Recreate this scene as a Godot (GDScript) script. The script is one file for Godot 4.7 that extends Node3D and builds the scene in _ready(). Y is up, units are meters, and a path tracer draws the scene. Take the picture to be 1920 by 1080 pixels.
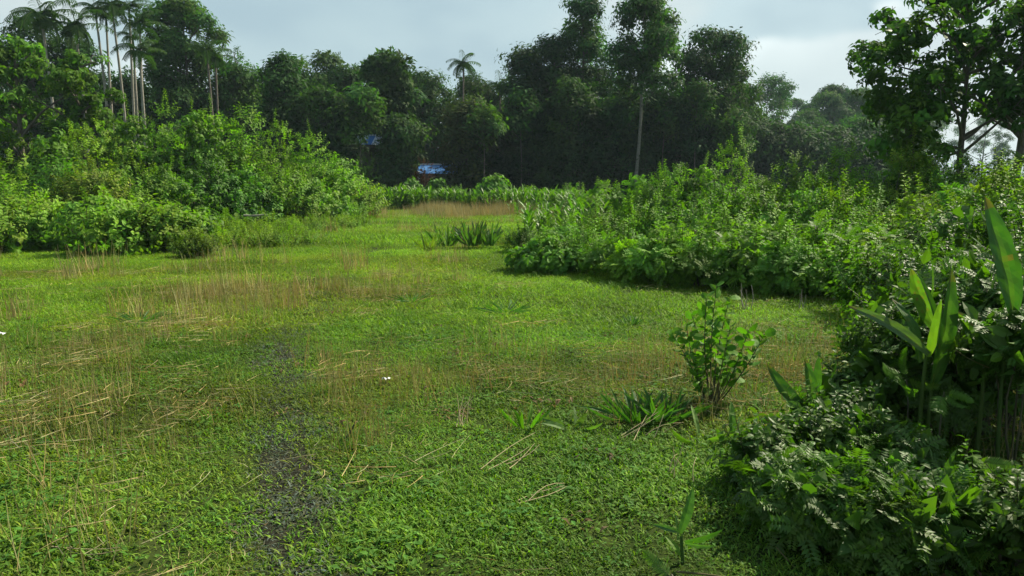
extends Node3D
# A cleared grassy field with shrubs and gingers round it, and a tropical forest edge behind. Units are metres; the camera stands at the origin and looks along -z.

var rng := RandomNumberGenerator.new()
var wave := FastNoiseLite.new()
var mats := {}
var sprigs := {}
var used := {}

class Shape:
	var v := PackedVector3Array()
	var n := PackedVector3Array()
	var c := PackedColorArray()
	func tri(p: Vector3, q: Vector3, r: Vector3, k: Color, k2: Color = Color(-1, 0, 0)) -> void:
		var g := (r - p).cross(q - p)
		if g.length_squared() < 1e-16:
			return
		g = g.normalized()
		v.append(p); v.append(q); v.append(r)
		n.append(g); n.append(g); n.append(g)
		c.append(k); c.append(k); c.append(k if k2.r < 0.0 else k2)
	func smooth(p: Vector3, q: Vector3, r: Vector3, a: Vector3, b: Vector3, d: Vector3, k: Color) -> void:
		var g := (r - p).cross(q - p)
		v.append(p); n.append(a)
		if g.dot(a + b + d) < 0.0:
			v.append(r); v.append(q); n.append(d); n.append(b)
		else:
			v.append(q); v.append(r); n.append(b); n.append(d)
		c.append(k); c.append(k); c.append(k)
	# a leaf of two halves folded along its midrib; ts and ws give its outline
	func leaf(p: Vector3, dir: Vector3, up: Vector3, length: float, width: float, fold: float, droop: float, k: Color, ts: Array, ws: Array) -> void:
		var d := dir.normalized()
		var side := d.cross(up)
		if side.length() < 0.02:
			side = d.cross(Vector3(0.31, 0.2, 0.93))
		side = side.normalized()
		var u := side.cross(d)
		var last := p
		var lastw := 0.0
		var lastu := u
		for i in ts.size():
			var t: float = ts[i]
			var w: float = width * 0.5 * float(ws[i])
			var at := p + d * length * (t - 0.35 * droop * droop * t * t * t) + u * (-droop * length * t * t * 0.8)
			var tang := (d * (1.0 - 1.05 * droop * droop * t * t) - u * droop * 1.6 * t).normalized()
			var nu := side.cross(tang)
			if i > 0:
				var l0 := last - side * lastw + lastu * lastw * fold
				var r0 := last + side * lastw + lastu * lastw * fold
				var l1 := at - side * w + nu * w * fold
				var r1 := at + side * w + nu * w * fold
				if lastw > 0.0:
					tri(last, l0, l1, k); tri(r0, last, r1, k)
				if w > 0.0:
					tri(last, l1, at, k); tri(last, at, r1, k)
				else:
					if lastw <= 0.0:
						pass
					else:
						pass
			last = at
			lastw = w
			lastu = nu
	func tube(path: PackedVector3Array, r0: float, r1: float, k: Color, sides := 6) -> void:
		var rings := []
		var outs := []
		var count := path.size()
		for i in count:
			var t := (path[mini(i + 1, count - 1)] - path[maxi(i - 1, 0)]).normalized()
			var a := t.cross(Vector3(0.13, 0.05, 0.98) if absf(t.z) < 0.8 else Vector3(1, 0, 0)).normalized()
			var b := t.cross(a)
			var r := lerpf(r0, r1, float(i) / (count - 1))
			var ring := PackedVector3Array()
			var outw := PackedVector3Array()
			for j in sides:
				var o := a * cos(TAU * j / sides) + b * sin(TAU * j / sides)
				ring.append(path[i] + o * r)
				outw.append(o)
			rings.append(ring); outs.append(outw)
		for i in count - 1:
			for j in sides:
				var j2 := (j + 1) % sides
				smooth(rings[i][j], rings[i][j2], rings[i + 1][j], outs[i][j], outs[i][j2], outs[i + 1][j], k)
				smooth(rings[i][j2], rings[i + 1][j2], rings[i + 1][j], outs[i][j2], outs[i + 1][j2], outs[i + 1][j], k)
	func mesh() -> ArrayMesh:
		var a := []
		a.resize(Mesh.ARRAY_MAX)
		a[Mesh.ARRAY_VERTEX] = v
		a[Mesh.ARRAY_NORMAL] = n
		a[Mesh.ARRAY_COLOR] = c
		var m := ArrayMesh.new()
		m.add_surface_from_arrays(Mesh.PRIMITIVE_TRIANGLES, a)
		return m

const OVATE_T = [0.0, 0.3, 0.62, 1.0]
const OVATE_W = [0.12, 1.0, 0.82, 0.0]
const SMALL_T = [0.0, 0.42, 1.0]
const SMALL_W = [0.1, 1.0, 0.0]
const HEART_T = [0.0, 0.14, 0.42, 0.74, 1.0]
const HEART_W = [0.45, 0.98, 0.9, 0.42, 0.0]
const ROUND_T = [0.0, 0.2, 0.55, 0.85, 1.0]
const ROUND_W = [0.2, 0.75, 1.0, 0.72, 0.12]
const BLADE_T = [0.0, 0.08, 0.2, 0.35, 0.5, 0.65, 0.8, 0.92, 1.0]
const BLADE_W = [0.22, 0.4, 0.78, 0.98, 1.0, 0.9, 0.64, 0.3, 0.0]

# ---------------------------------------------------------------- helpers
func rf(a: float, b: float) -> float:
	return rng.randf_range(a, b)

func ball() -> Vector3:
	var y := rng.randf_range(-1.0, 1.0)
	var a := rng.randf() * TAU
	var r := sqrt(1.0 - y * y)
	return Vector3(r * cos(a), y, r * sin(a))

func ground_height(x: float, z: float) -> float:
	var far := clampf((-z - 2.0) / 10.0, 0.0, 1.0)
	return wave.get_noise_2d(x * 1.0, z * 1.0) * 0.10 * (0.35 + 0.65 * far) + wave.get_noise_2d(x * 6.0 + 40.0, z * 6.0) * 0.02

func on_ground(p: Vector3) -> Vector3:
	return Vector3(p.x, ground_height(p.x, p.z), p.z)

func tint(c: Color, spread: float) -> Color:
	var f := 1.0 + rf(-spread, spread)
	var h := rf(-spread, spread) * 0.45
	return Color(c.r * f * (1.0 + h), c.g * f, c.b * f * (1.0 - h))

func numbered(called: String) -> String:
	var k: int = used.get(called, 0)
	used[called] = k + 1
	return called if k == 0 else "%s_%03d" % [called, k]

func tag(o: Node, label: String, category: String, group := "", kind := "") -> void:
	o.set_meta("label", label)
	o.set_meta("category", category)
	if group != "":
		o.set_meta("group", group)
	if kind != "":
		o.set_meta("kind", kind)

func thing(called: String, label: String, category: String, at: Vector3, group := "") -> Node3D:
	var o := Node3D.new()
	o.name = numbered(called)
	add_child(o, true)
	o.position = at
	tag(o, label, category, group)
	return o

func part(called: String, m: Mesh, mat: Material, parent: Node) -> MeshInstance3D:
	var o := MeshInstance3D.new()
	o.name = called if parent != self else numbered(called)
	o.mesh = m
	o.material_override = mat
	parent.add_child(o, true)
	return o

func copies(called: String, m: Mesh, mat: Material, parent: Node, where: Array[Transform3D], tints: PackedColorArray) -> MultiMeshInstance3D:
	var mm := MultiMesh.new()
	mm.transform_format = MultiMesh.TRANSFORM_3D
	mm.use_colors = true
	mm.mesh = m
	mm.instance_count = where.size()
	for i in where.size():
		mm.set_instance_transform(i, where[i])
		mm.set_instance_color(i, tints[i])
	var o := MultiMeshInstance3D.new()
	o.name = called if parent != self else numbered(called)
	o.multimesh = mm
	o.material_override = mat
	o.set_meta("kind", "stuff")
	parent.add_child(o, true)
	return o

func facing(y: Vector3, spin: float, s: float) -> Basis:
	var up := y.normalized()
	var x := up.cross(Vector3(0.2, 0.1, 0.97) if absf(up.z) < 0.85 else Vector3(1, 0, 0)).normalized()
	var b := Basis(x, up, x.cross(up))
	return b * Basis(Vector3.UP, spin) * Basis.from_scale(Vector3(s, s, s))

func leaf_material(called: String, rough: float, spec: float, through: Color) -> StandardMaterial3D:
	var m := StandardMaterial3D.new()
	m.resource_name = called
	m.vertex_color_use_as_albedo = true
	m.roughness = rough
	m.metallic_specular = spec
	m.cull_mode = BaseMaterial3D.CULL_DISABLED
	if through != Color.BLACK:
		m.backlight_enabled = true
		m.backlight = through.linear_to_srgb()
	return m

func noise_picture(seed_: int, freq: float, a: Color, b: Color, size := 512, oct := 5) -> NoiseTexture2D:
	var f := FastNoiseLite.new()
	f.seed = seed_
	f.frequency = freq
	f.fractal_octaves = oct
	var t := NoiseTexture2D.new()
	t.width = size
	t.height = size
	t.seamless = true
	t.noise = f
	var g := Gradient.new()
	g.set_color(0, a.linear_to_srgb())
	g.set_color(1, b.linear_to_srgb())
	t.color_ramp = g
	return t

func bark_material(called: String, a: Color, b: Color) -> StandardMaterial3D:
	var m := StandardMaterial3D.new()
	m.resource_name = called
	m.albedo_texture = noise_picture(hash(called) % 1000, 0.02, a, b)
	m.uv1_triplanar = true
	m.uv1_scale = Vector3(1.4, 0.45, 1.4)
	m.roughness = 0.9
	return m

# ---------------------------------------------------------------- leaf sprays, grown along +y from the origin
func make_sprigs() -> void:
	# leaves alternate up a twig
	for k in 3:
		var s := Shape.new()
		s.tube(PackedVector3Array([Vector3.ZERO, Vector3(0.02, 0.18, 0.01), Vector3(0, 0.34, 0)]), 0.006, 0.002, Color(0.07, 0.07, 0.03), 3)
		for i in 13:
			var t := 0.05 + 0.95 * i / 12.0
			var a := i * 2.4 + rf(-0.4, 0.4)
			var out := Vector3(cos(a), rf(0.1, 0.7) + t * 0.3, sin(a))
			var l := rf(0.085, 0.135) * (1.0 - 0.35 * t)
			s.leaf(Vector3(0, t * 0.34, 0), out, Vector3.UP, l, l * 0.52, 0.25, rf(0.15, 0.6), tint(Color(0.115, 0.215, 0.026), 0.22), OVATE_T, OVATE_W)
		sprigs["twig%d" % k] = s.mesh()
	# long paired leaflets: pinnate weeds
	for k in 3:
		var s := Shape.new()
		for f in 4:
			var a := f * TAU / 4.0 + rf(-0.5, 0.5)
			var d := Vector3(cos(a), rf(0.5, 1.3), sin(a)).normalized()
			for i in 8:
				for side: float in [-1.0, 1.0]:
					var t := 0.15 + i * 0.11
					var p := d * 0.3 * t + Vector3(0, -0.10 * t * t, 0)
					var across := d.cross(Vector3.UP).normalized() * side
					var l := 0.075 * (1.0 - 0.5 * absf(t - 0.45)) * rf(0.85, 1.15)
					s.leaf(p, across + d * 0.55, Vector3.UP, l, l * 0.42, 0.15, rf(0.1, 0.5), tint(Color(0.11, 0.21, 0.028), 0.18), SMALL_T, SMALL_W)
		sprigs["pinnate%d" % k] = s.mesh()
	# large hanging leaves in a loose whorl
	for k in 3:
		var s := Shape.new()
		s.tube(PackedVector3Array([Vector3.ZERO, Vector3(0, 0.3, 0.02)]), 0.008, 0.004, Color(0.08, 0.08, 0.05), 3)
		for i in 9:
			var a := i * 2.4 + rf(-0.4, 0.4)
			var l := rf(0.17, 0.27)
			s.leaf(Vector3(0, 0.04 + i * 0.033, 0) + Vector3(cos(a), 0.3, sin(a)) * 0.05, Vector3(cos(a), rf(-0.5, 0.3), sin(a)), Vector3.UP, l, l * 0.58, 0.22, rf(0.3, 0.9), tint(Color(0.095, 0.19, 0.026), 0.2), HEART_T, HEART_W)
		sprigs["hanging%d" % k] = s.mesh()
	# forest foliage: a branch end of many leaves, for trees far off
	for k in 4:
		var s := Shape.new()
		s.tube(PackedVector3Array([Vector3.ZERO, Vector3(0.03, 0.3, 0), Vector3(0, 0.6, 0.03)]), 0.012, 0.004, Color(0.06, 0.055, 0.04), 3)
		for i in 17:
			var t := 0.1 + 0.9 * i / 16.0
			var a := i * 2.4 + rf(-0.5, 0.5)
			var off := Vector3(cos(a), rf(-0.1, 0.5), sin(a))
			var l := rf(0.17, 0.31)
			s.leaf(Vector3(0, t * 0.55, 0) + off * rf(0.02, 0.22), off + Vector3(0, rf(-0.7, 0.2), 0), Vector3.UP, l, l * rf(0.4, 0.55), 0.2, rf(0.1, 0.6), tint(Color(0.040, 0.083, 0.022), 0.25), SMALL_T, SMALL_W)
		sprigs["bough%d" % k] = s.mesh()
	# flat plates of leaves, for the layered trees
	for k in 3:
		var s := Shape.new()
		for i in 24:
			var a := rf(0, TAU)
			var r := sqrt(rng.randf()) * 0.55
			var l := rf(0.17, 0.29)
			s.leaf(Vector3(cos(a) * r, 0.15 + rf(-0.05, 0.08) - r * 0.2, sin(a) * r), Vector3(cos(a), rf(-0.6, 0.1), sin(a)), Vector3.UP, l, l * 0.5, 0.15, rf(0.1, 0.5), tint(Color(0.046, 0.09, 0.026), 0.22), SMALL_T, SMALL_W)
		sprigs["plate%d" % k] = s.mesh()
	# a ginger cane: upright stem with two ranks of long blades
	for k in 4:
		var s := Shape.new()
		var h := 1.0
		var lean := Vector3(rf(-0.15, 0.15), 1, rf(-0.15, 0.15))
		s.tube(PackedVector3Array([Vector3.ZERO, lean * h * 0.5, lean * h]), 0.012, 0.005, Color(0.08, 0.12, 0.03), 4)
		var spin := rf(0, PI)
		for i in 8:
			var t := 0.25 + 0.75 * i / 7.0
			var a := spin + (PI if i % 2 else 0.0) + rf(-0.35, 0.35)
			var l := rf(0.38, 0.55)
			s.leaf(lean * h * t, Vector3(cos(a), rf(0.7, 1.9) * (0.6 + t * 0.6), sin(a)), Vector3(-cos(a), 0.6, -sin(a)), l, l * rf(0.17, 0.24), 0.35, rf(0.0, 0.45), tint(Color(0.11, 0.215, 0.025), 0.15), BLADE_T, BLADE_W)
		sprigs["cane%d" % k] = s.mesh()
	# fern fronds
	for k in 4:
		sprigs["frond%d" % k] = frond_mesh(rf(0.85, 1.1), 0.36, 22, rf(0.5, 0.9))
	for k in 4:
		sprigs["slim%d" % k] = frond_mesh(rf(0.85, 1.1), 0.22, 15, rf(0.5, 0.9))
	# single leaves, unit long, for the plants close by
	for k in 4:
		var s := Shape.new()
		s.leaf(Vector3.ZERO, Vector3(0, 1, 0.35), Vector3(0, -0.35, 1), 1.0, 0.74 + 0.1 * k, 0.16 + 0.05 * k, 0.25 + 0.12 * k, Color(0.10, 0.20, 0.028), HEART_T, HEART_W)
		sprigs["heart%d" % k] = s.mesh()
		var o := Shape.new()
		o.leaf(Vector3.ZERO, Vector3(0, 1, 0.2), Vector3(0, -0.2, 1), 1.0, 0.44 + 0.05 * k, 0.2, 0.1 + 0.15 * k, Color(0.10, 0.20, 0.028), OVATE_T, OVATE_W)
		sprigs["oval%d" % k] = o.mesh()
		var r := Shape.new()
		r.leaf(Vector3.ZERO, Vector3(0, 1, 0.2), Vector3(0, -0.2, 1), 1.0, 0.62 + 0.05 * k, 0.12, 0.05 + 0.1 * k, Color(0.12, 0.26, 0.03), ROUND_T, ROUND_W)
		sprigs["round%d" % k] = r.mesh()

func frond_mesh(length: float, width: float, pairs: int, arch: float) -> ArrayMesh:
	var s := Shape.new()
	var path := PackedVector3Array()
	for i in 9:
		var t := i / 8.0
		path.append(Vector3(0, length * (t - 0.35 * arch * t * t * t), length * arch * 0.62 * t * t))
	s.tube(path, 0.006, 0.0015, Color(0.10, 0.15, 0.04), 3)
	for i in pairs:
		var t := 0.14 + 0.86 * i / float(pairs - 1)
		var f := t * 8.0
		var j := mini(int(f), 7)
		var p := path[j].lerp(path[j + 1], f - j)
		var d := (path[j + 1] - path[j]).normalized()
		var w := width * 0.5 * pow(sin(PI * clampf(0.12 + 0.88 * (1.0 - t), 0.0, 1.0) * 0.62 + 0.12), 0.9) * (1.0 if t < 0.85 else 1.0 - (t - 0.85) * 4.5) * 1.15
		for side: float in [-1.0, 1.0]:
			s.leaf(p, Vector3(side, 0, 0) + d * rf(0.3, 0.5), d.cross(Vector3(1, 0, 0)) * -1.0, w * rf(0.92, 1.08), length * 0.036, 0.12, rf(0.1, 0.4), tint(Color(0.11, 0.21, 0.028), 0.12), [0.0, 0.15, 0.6, 1.0], [0.7, 1.0, 0.75, 0.0])
	return s.mesh()

# ---------------------------------------------------------------- plants
# leaf sprays through the outer part of a list of lobes, each (x, y, z, radius)
func foliage(called: String, parent: Node, lobes: Array, kind: String, variants: int, count: int, s0: float, s1: float, col: Color, flat := 1.0, mat := "leaf", upward := 0.6) -> void:
	var total := 0.0
	var sums := []
	var lobe_tint := []
	for l in lobes:
		total += l.w * l.w
		sums.append(total)
		lobe_tint.append(tint(col, 0.3 if mat == "forest" else 0.24))
	for variant in variants:
		var where: Array[Transform3D] = []
		var tints := PackedColorArray()
		for i in count / variants:
			var pick := rng.randf() * total
			var k := sums.bsearch(pick)
			k = mini(k, lobes.size() - 1)
			var l: Vector4 = lobes[k]
			var d := ball()
			if d.y < -0.25 and rng.randf() < 0.6:
				d.y = -d.y
			var q := d * l.w * (0.45 + 0.6 * sqrt(rng.randf())) * (rf(1.0, 1.55) if rng.randf() < 0.16 else 1.0)
			q.y *= flat
			var p := Vector3(l.x, l.y, l.z) + q
			if p.y < 0.03:
				p.y = rf(0.03, 0.15)
			var grow := d * 0.8 + Vector3.UP * upward + ball() * 0.55
			where.append(Transform3D(facing(grow, rng.randf() * TAU, rf(s0, s1)), p))
			tints.append(tint(lobe_tint[k], 0.3 if mat == "forest" else 0.2))
		copies(called, sprigs["%s%d" % [kind, variant]], mats[mat], parent, where, tints)

func bend(a: Vector3, b: Vector3, sag: float, steps := 5) -> PackedVector3Array:
	var out := PackedVector3Array()
	var off := ball() * sag
	for i in steps:
		var t := i / float(steps - 1)
		out.append(a.lerp(b, t) + off * sin(PI * t))
	return out

# a tree; at.y is its height. lobes are placed up the trunk after a crown profile
func tree(called: String, label: String, at: Vector3, o: Dictionary, group := "") -> Node3D:
	var h := at.y
	var root := thing(called, label, o.get("category", "tree"), Vector3(at.x, -0.05, at.z), group)
	var r0: float = o.get("trunk", 0.12 + h * 0.006)
	var lean: Vector3 = o.get("lean", Vector3(rf(-0.04, 0.04), 0, rf(-0.04, 0.04)))
	var path := PackedVector3Array()
	var drift := Vector3.ZERO
	for i in 9:
		var t := i / 8.0
		path.append(Vector3(0, h * 0.94 * t, 0) + lean * h * t + drift)
		drift += Vector3(rf(-1, 1), 0, rf(-1, 1)) * h * 0.006
	var bark: Material = mats[o.get("bark", "bark")]
	var s := Shape.new()
	s.tube(path, r0, r0 * 0.18, Color(1, 1, 1), 7)
	part("trunk", s.mesh(), bark, root)
	var n: int = o.get("lobes", 16)
	var base: float = o.get("base", 0.35)
	var wide: float = o.get("width", 4.0) * 0.5
	var shape: String = o.get("shape", "round")
	var lr: float = o.get("lobe", 1.0)
	var lobes := []
	var turn := rf(0, TAU)
	for i in n:
		var t := (i + 0.5) / n
		var prof := 1.0
		match shape:
			"round": prof = sqrt(maxf(0.05, sin(PI * (0.16 + 0.80 * t))))
			"cone": prof = 1.0 - 0.78 * t
			"umbrella": prof = 0.35 + 0.65 * sqrt(t) if t < 0.8 else 1.0 - (t - 0.8) * 2.6
			"column": prof = (0.72 + 0.28 * sin(t * 13.0 + turn * 0.2)) * (1.0 if t < 0.7 else 1.0 - (t - 0.7) * 1.9)
		turn += 2.4 + rf(-0.5, 0.5)
		var y := h * lerpf(base, 1.0, t) - lr * 0.55
		var rad := wide * prof * rf(0.35, 1.2) - lr * 0.35
		rad = maxf(rad, 0.0) if i < n - 1 else 0.0
		var f := clampf(y / (h * 0.94), 0.02, 0.98) * 8.0
		var j := mini(int(f), 7)
		var axis := path[j].lerp(path[j + 1], f - j)
		var c := axis + Vector3(cos(turn) * rad, 0, sin(turn) * rad)
		lobes.append(Vector4(c.x, c.y + rf(-0.3, 0.3) * lr, c.z, lr * rf(0.5, 1.15)))
		if o.get("limbs", true) and rad > 0.3:
			var f0 := clampf((y - rad * rf(0.3, 0.7)) / (h * 0.94), 0.05, 0.97) * 8.0
			var j0 := mini(int(f0), 7)
			var lb := Shape.new()
			lb.tube(bend(path[j0].lerp(path[j0 + 1], f0 - j0), c, rad * 0.1), r0 * 0.42, r0 * 0.12, Color(1, 1, 1), 5)
			for k in 4:
				lb.tube(bend(c.lerp(axis, rf(0.0, 0.4)), c + ball() * lr * 0.9, 0.1, 3), r0 * 0.1, 0.008, Color(1, 1, 1), 3)
			part("limb", lb.mesh(), bark, root)
	for e in o.get("extra", []):
		lobes.append(e)
	foliage("crown", root, lobes, o.get("sprig", "bough"), o.get("variants", 2), o.get("count", 700), o.get("s0", 0.8), o.get("s1", 1.6), tint(o.get("col", Color(1, 1, 1)), 0.18), o.get("flat", 0.52), o.get("mat", "forest"))
	return root

# a shrub of several lobes on stems; at.y is its height
func shrub(called: String, label: String, at: Vector3, width: float, o: Dictionary, group := "") -> Node3D:
	var g := on_ground(at)
	var root := thing(called, label, o.get("category", "shrub"), g, group)
	var h := at.y
	var lobes := []
	var n: int = o.get("lobes", 9)
	var lr: float = o.get("lobe", minf(h * 0.34, width * 0.3))
	var deep: float = o.get("deep", width)
	for i in n:
		var a := i * 2.4 + rf(-0.4, 0.4)
		var q := sqrt((i + 0.3) / n)
		var r := maxf(0.0, q * 0.5 - 0.0)
		var y := maxf(lr * 0.6, (h - lr) * (1.0 - 0.62 * q * q) * rf(0.75, 1.03)) if i > 0 else h - lr
		lobes.append(Vector4(cos(a) * r * maxf(width - lr, 0.2), y, sin(a) * r * maxf(deep - lr, 0.2), lr * rf(0.75, 1.15)))
	var skirt: int = o.get("skirt", n / 2)
	for i in skirt:
		var a := TAU * i / skirt + rf(-0.3, 0.3)
		lobes.append(Vector4(cos(a) * (width * 0.5 - lr * 0.6), lr * 0.5, sin(a) * (deep * 0.5 - lr * 0.6), lr * 0.8))
	for k in mini(n, 6):
		var s := Shape.new()
		var l: Vector4 = lobes[k]
		s.tube(bend(Vector3(l.x * 0.2, -0.05, l.z * 0.2), Vector3(l.x, l.y, l.z), h * 0.08), 0.012 + h * 0.008, 0.006, Color(1, 1, 1), 4)
		part("stem", s.mesh(), mats.stem, root)
	var sprig: String = o.get("sprig", "twig")
	var count: int = o.get("count", 320)
	var vary := 1.0 + rf(-1, 1) * float(o.get("vary", 0.0))
	if sprig == "hanging" and o.has("vary"):
		vary *= 0.55
		count = int(count * 1.35)
	var hue: Color = tint(o.get("col", Color(1, 1, 1)), 0.15 if o.has("vary") else 0.0)
	foliage("foliage", root, lobes, sprig, o.get("variants", 2), count, float(o.get("s0", 0.8)) * vary, float(o.get("s1", 1.3)) * vary, hue, 0.85, o.get("mat", "leaf"), o.get("upward", 0.6))
	# upright young shoots above the crown
	var shoots: int = o.get("shoots", 5)
	if shoots > 0:
		var where: Array[Transform3D] = []
		var tints := PackedColorArray()
		for k in shoots:
			var l: Vector4 = lobes[rng.randi() % mini(n, 5)]
			var top := Vector3(l.x + rf(-1, 1) * l.w * 0.6, l.y + l.w * 0.8, l.z + rf(-1, 1) * l.w * 0.6)
			var up := Vector3(rf(-0.15, 0.15), 1, rf(-0.15, 0.15))
			for q in 3:
				where.append(Transform3D(facing(up + ball() * 0.2, rf(0, TAU), rf(0.8, 1.1)), top + up * q * h * 0.055))
				tints.append(tint(o.get("col", Color(1, 1, 1)) * Color(1.25, 1.2, 1.0), 0.12))
		copies("shoots", sprigs["twig2"], mats[o.get("mat", "leaf")], root, where, tints)
	return root

# single leaves set on the lobes of a plant close to the path, each a part
func single_leaves(root: Node3D, lobes: Array, kind: String, count: int, size: float, col: Color, towards: Vector3) -> void:
	for i in count:
		var l: Vector4 = lobes[rng.randi() % lobes.size()]
		var d := ball()
		if d.dot(towards) < -0.2:
			d = -d
		if d.y < -0.3:
			d.y *= -0.6
		var p := Vector3(l.x, l.y, l.z) + d * l.w * rf(0.85, 1.12)
		if p.y < 0.03:
			continue
		var b := part("leaf", sprigs["%s%d" % [kind, rng.randi() % 4]], leaf_tint(col if rng.randf() < 0.82 else col * Color(1.75, 1.55, 0.8), 5), root)
		b.transform = Transform3D(facing(d * 0.9 + Vector3(0, rf(-0.5, 0.6), 0) + ball() * 0.5, rf(0, TAU), size * rf(0.65, 1.2)), p)

func leaf_tint(col: Color, steps: int, base := "gloss") -> StandardMaterial3D:
	var k := rng.randi() % steps
	var key := "%s_%s_%d" % [base, col.to_html(), k]
	if not mats.has(key):
		var m: StandardMaterial3D = mats[base].duplicate()
		var f := 0.8 + 0.11 * k
		m.albedo_color = Color(minf(1.0, col.r * f * (0.92 + 0.06 * k)), minf(1.0, col.g * f), minf(1.0, col.b * f)).linear_to_srgb()
		mats[key] = m
	return mats[key]

# one long blade from its base to its tip, at real places in the scene; roll turns its face about its length
func blade(root: Node3D, base: Vector3, tip: Vector3, width: float, roll: float, arch: float, mat: Material, col := Color(0.07, 0.155, 0.03), called := "leaf") -> void:
	var a := base - root.position
	var b := tip - root.position
	var d := b - a
	var side := d.cross(Vector3(0, 0.1, 1)).normalized().rotated(d.normalized(), roll)
	var up := side.cross(d).normalized()
	var s := Shape.new()
	var n := 20 if width > 0.06 else 9
	var across := 3 if width > 0.06 else 1
	var phase := rf(0, 6)
	var prev := []
	for i in n + 1:
		var t := i / float(n)
		var w: float = width * 0.5 * pow(sin(PI * (0.06 + 0.94 * t)), 0.62) * (1.0 - 0.25 * t)
		w = 0.0 if i == n else w * (1.0 + rf(-0.05, 0.05))
		var c := a + d * t + up * arch * d.length() * sin(PI * t) + side * width * 0.12 * sin(t * 3.0 + phase)
		var row := []
		for j in across * 2 + 1:
			var q := (j - across) / float(across)
			row.append(c + side * w * q + up * w * (0.34 * absf(q) + 0.05 * sin(t * 21.0 + q * 4.0 + phase)))
		if i > 0:
			for j in across * 2:
				var k := tint(col, 0.13)
				if n > 9 and (t > 0.93 or rng.randf() < 0.025 + 0.05 * t):
					k = k.lerp(Color(0.16, 0.12, 0.045), rf(0.3, 0.9))
				if n > 9 and (j == across or j == across - 1) and t < 0.8:
					k = k.lerp(Color(0.14, 0.22, 0.06), 0.25)
				s.tri(prev[j], row[j], prev[j + 1], k)
				s.tri(row[j], row[j + 1], prev[j + 1], k)
		prev = row
	part(called, s.mesh(), mat, root)

# a ginger tuft of blades out of one spot
func tuft(called: String, label: String, at: Vector3, count: int, height: float, spread: float, width: float, col := Color(0.075, 0.17, 0.03), group := "") -> Node3D:
	var g := on_ground(at)
	var root := thing(called, label, "ginger plant", g, group)
	for i in count:
		var a := i * 2.4 + rf(-0.3, 0.3)
		var r := Vector3(cos(a), 0, sin(a)) * spread
		var f := rf(0.65, 1.05)
		var out := rf(0.25, 1.0)
		var base := g + r * rf(0.1, 0.5) + Vector3(0, height * 0.1, 0)
		blade(root, base, base + r * out * 1.3 + Vector3(0, height * f * (1.15 - 0.55 * out), 0), width * rf(0.75, 1.15), rf(-1.0, 1.0), 0.10 * out, mats.gloss if rng.randf() < 0.6 else mats.leaf, tint(col, 0.2))
	return root

func cane_clump(called: String, label: String, at: Vector3, count: int, wide: float, col: Color, group := "") -> Node3D:
	var g := on_ground(at)
	var root := thing(called, label, "ginger plant", g, group)
	var h := at.y
	for i in count:
		var a := i * 2.4 + rf(-0.5, 0.5)
		var r := sqrt((i + 0.2) / count) * wide * 0.5
		var m := part("cane", sprigs["cane%d" % (rng.randi() % 4)], leaf_tint(col, 5), root)
		var s := h * rf(0.62, 0.85)
		m.transform = Transform3D(Basis(Vector3.UP, rf(0, TAU)) * Basis(Vector3(1, 0, 0), rf(-0.25, 0.25)) * Basis.from_scale(Vector3(s, s, s)), Vector3(cos(a) * r, -0.02, sin(a) * r * 0.7))
	return root

func fern(called: String, label: String, at: Vector3, count: int, size: float, col: Color, tilt := 0.9, kind := "slim") -> Node3D:
	var root := thing(called, label, "fern", at)
	for i in count:
		var a := i * TAU / count + rf(-0.4, 0.4)
		var m := part("frond", sprigs["%s%d" % [kind, rng.randi() % 4]], leaf_tint(col, 5), root)
		var s := size * rf(0.7, 1.1)
		m.transform = Transform3D(Basis(Vector3.UP, a) * Basis(Vector3(1, 0, 0), rf(tilt - 0.45, tilt + 0.25)) * Basis.from_scale(Vector3(s, s, s)), Vector3.ZERO)
	return root

func frond_at(root: Node3D, base: Vector3, tip: Vector3, roll: float, col: Color) -> void:
	var d := tip - base
	var m := part("frond", sprigs["frond%d" % (rng.randi() % 4)], leaf_tint(col, 5), root)
	m.transform = Transform3D(facing(d, 0.0, d.length() * 1.08) * Basis(Vector3.UP, roll), base - root.position)

# an areca palm; at.y is the height of its crown's top
func palm(label: String, at: Vector3, o: Dictionary) -> Node3D:
	var root := thing("areca_palm", label, "palm tree", Vector3(at.x, -0.05, at.z), "areca palms")
	var h := at.y
	var size: float = float(o.get("size", 1.6)) * 0.85
	var top := Vector3(rf(-0.3, 0.3) + float(o.get("lean", 0.0)), h - size * 0.75, rf(-0.3, 0.3))
	var s := Shape.new()
	s.tube(bend(Vector3.ZERO, top, 0.15, 7), 0.10, 0.065, Color(1, 1, 1), 6)
	part("trunk", s.mesh(), mats[o.get("bark", "pale_bark")], root)
	var cs := Shape.new()
	cs.tube(PackedVector3Array([top, top + Vector3(0, 0.4, 0), top + Vector3(0, 0.7, 0)]), 0.085, 0.03, Color(0.06, 0.12, 0.03), 6)
	part("crownshaft", cs.mesh(), mats.leaf, root)
	for i in int(o.get("fronds", 10)):
		var a := i * 2.4 + rf(-0.3, 0.3)
		var m := part("frond", sprigs["palm_frond%d" % (i % 3)], leaf_tint(Color(0.6, 0.66, 0.7), 4, "forest"), root)
		var b := Basis(Vector3.UP, a) * Basis(Vector3(1, 0, 0), lerpf(0.1, 1.35, i / 9.0) + rf(-0.15, 0.15))
		m.transform = Transform3D(b * Basis.from_scale(Vector3.ONE * size * rf(0.85, 1.1)), top + Vector3(0, 0.55, 0))
	return root

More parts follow.
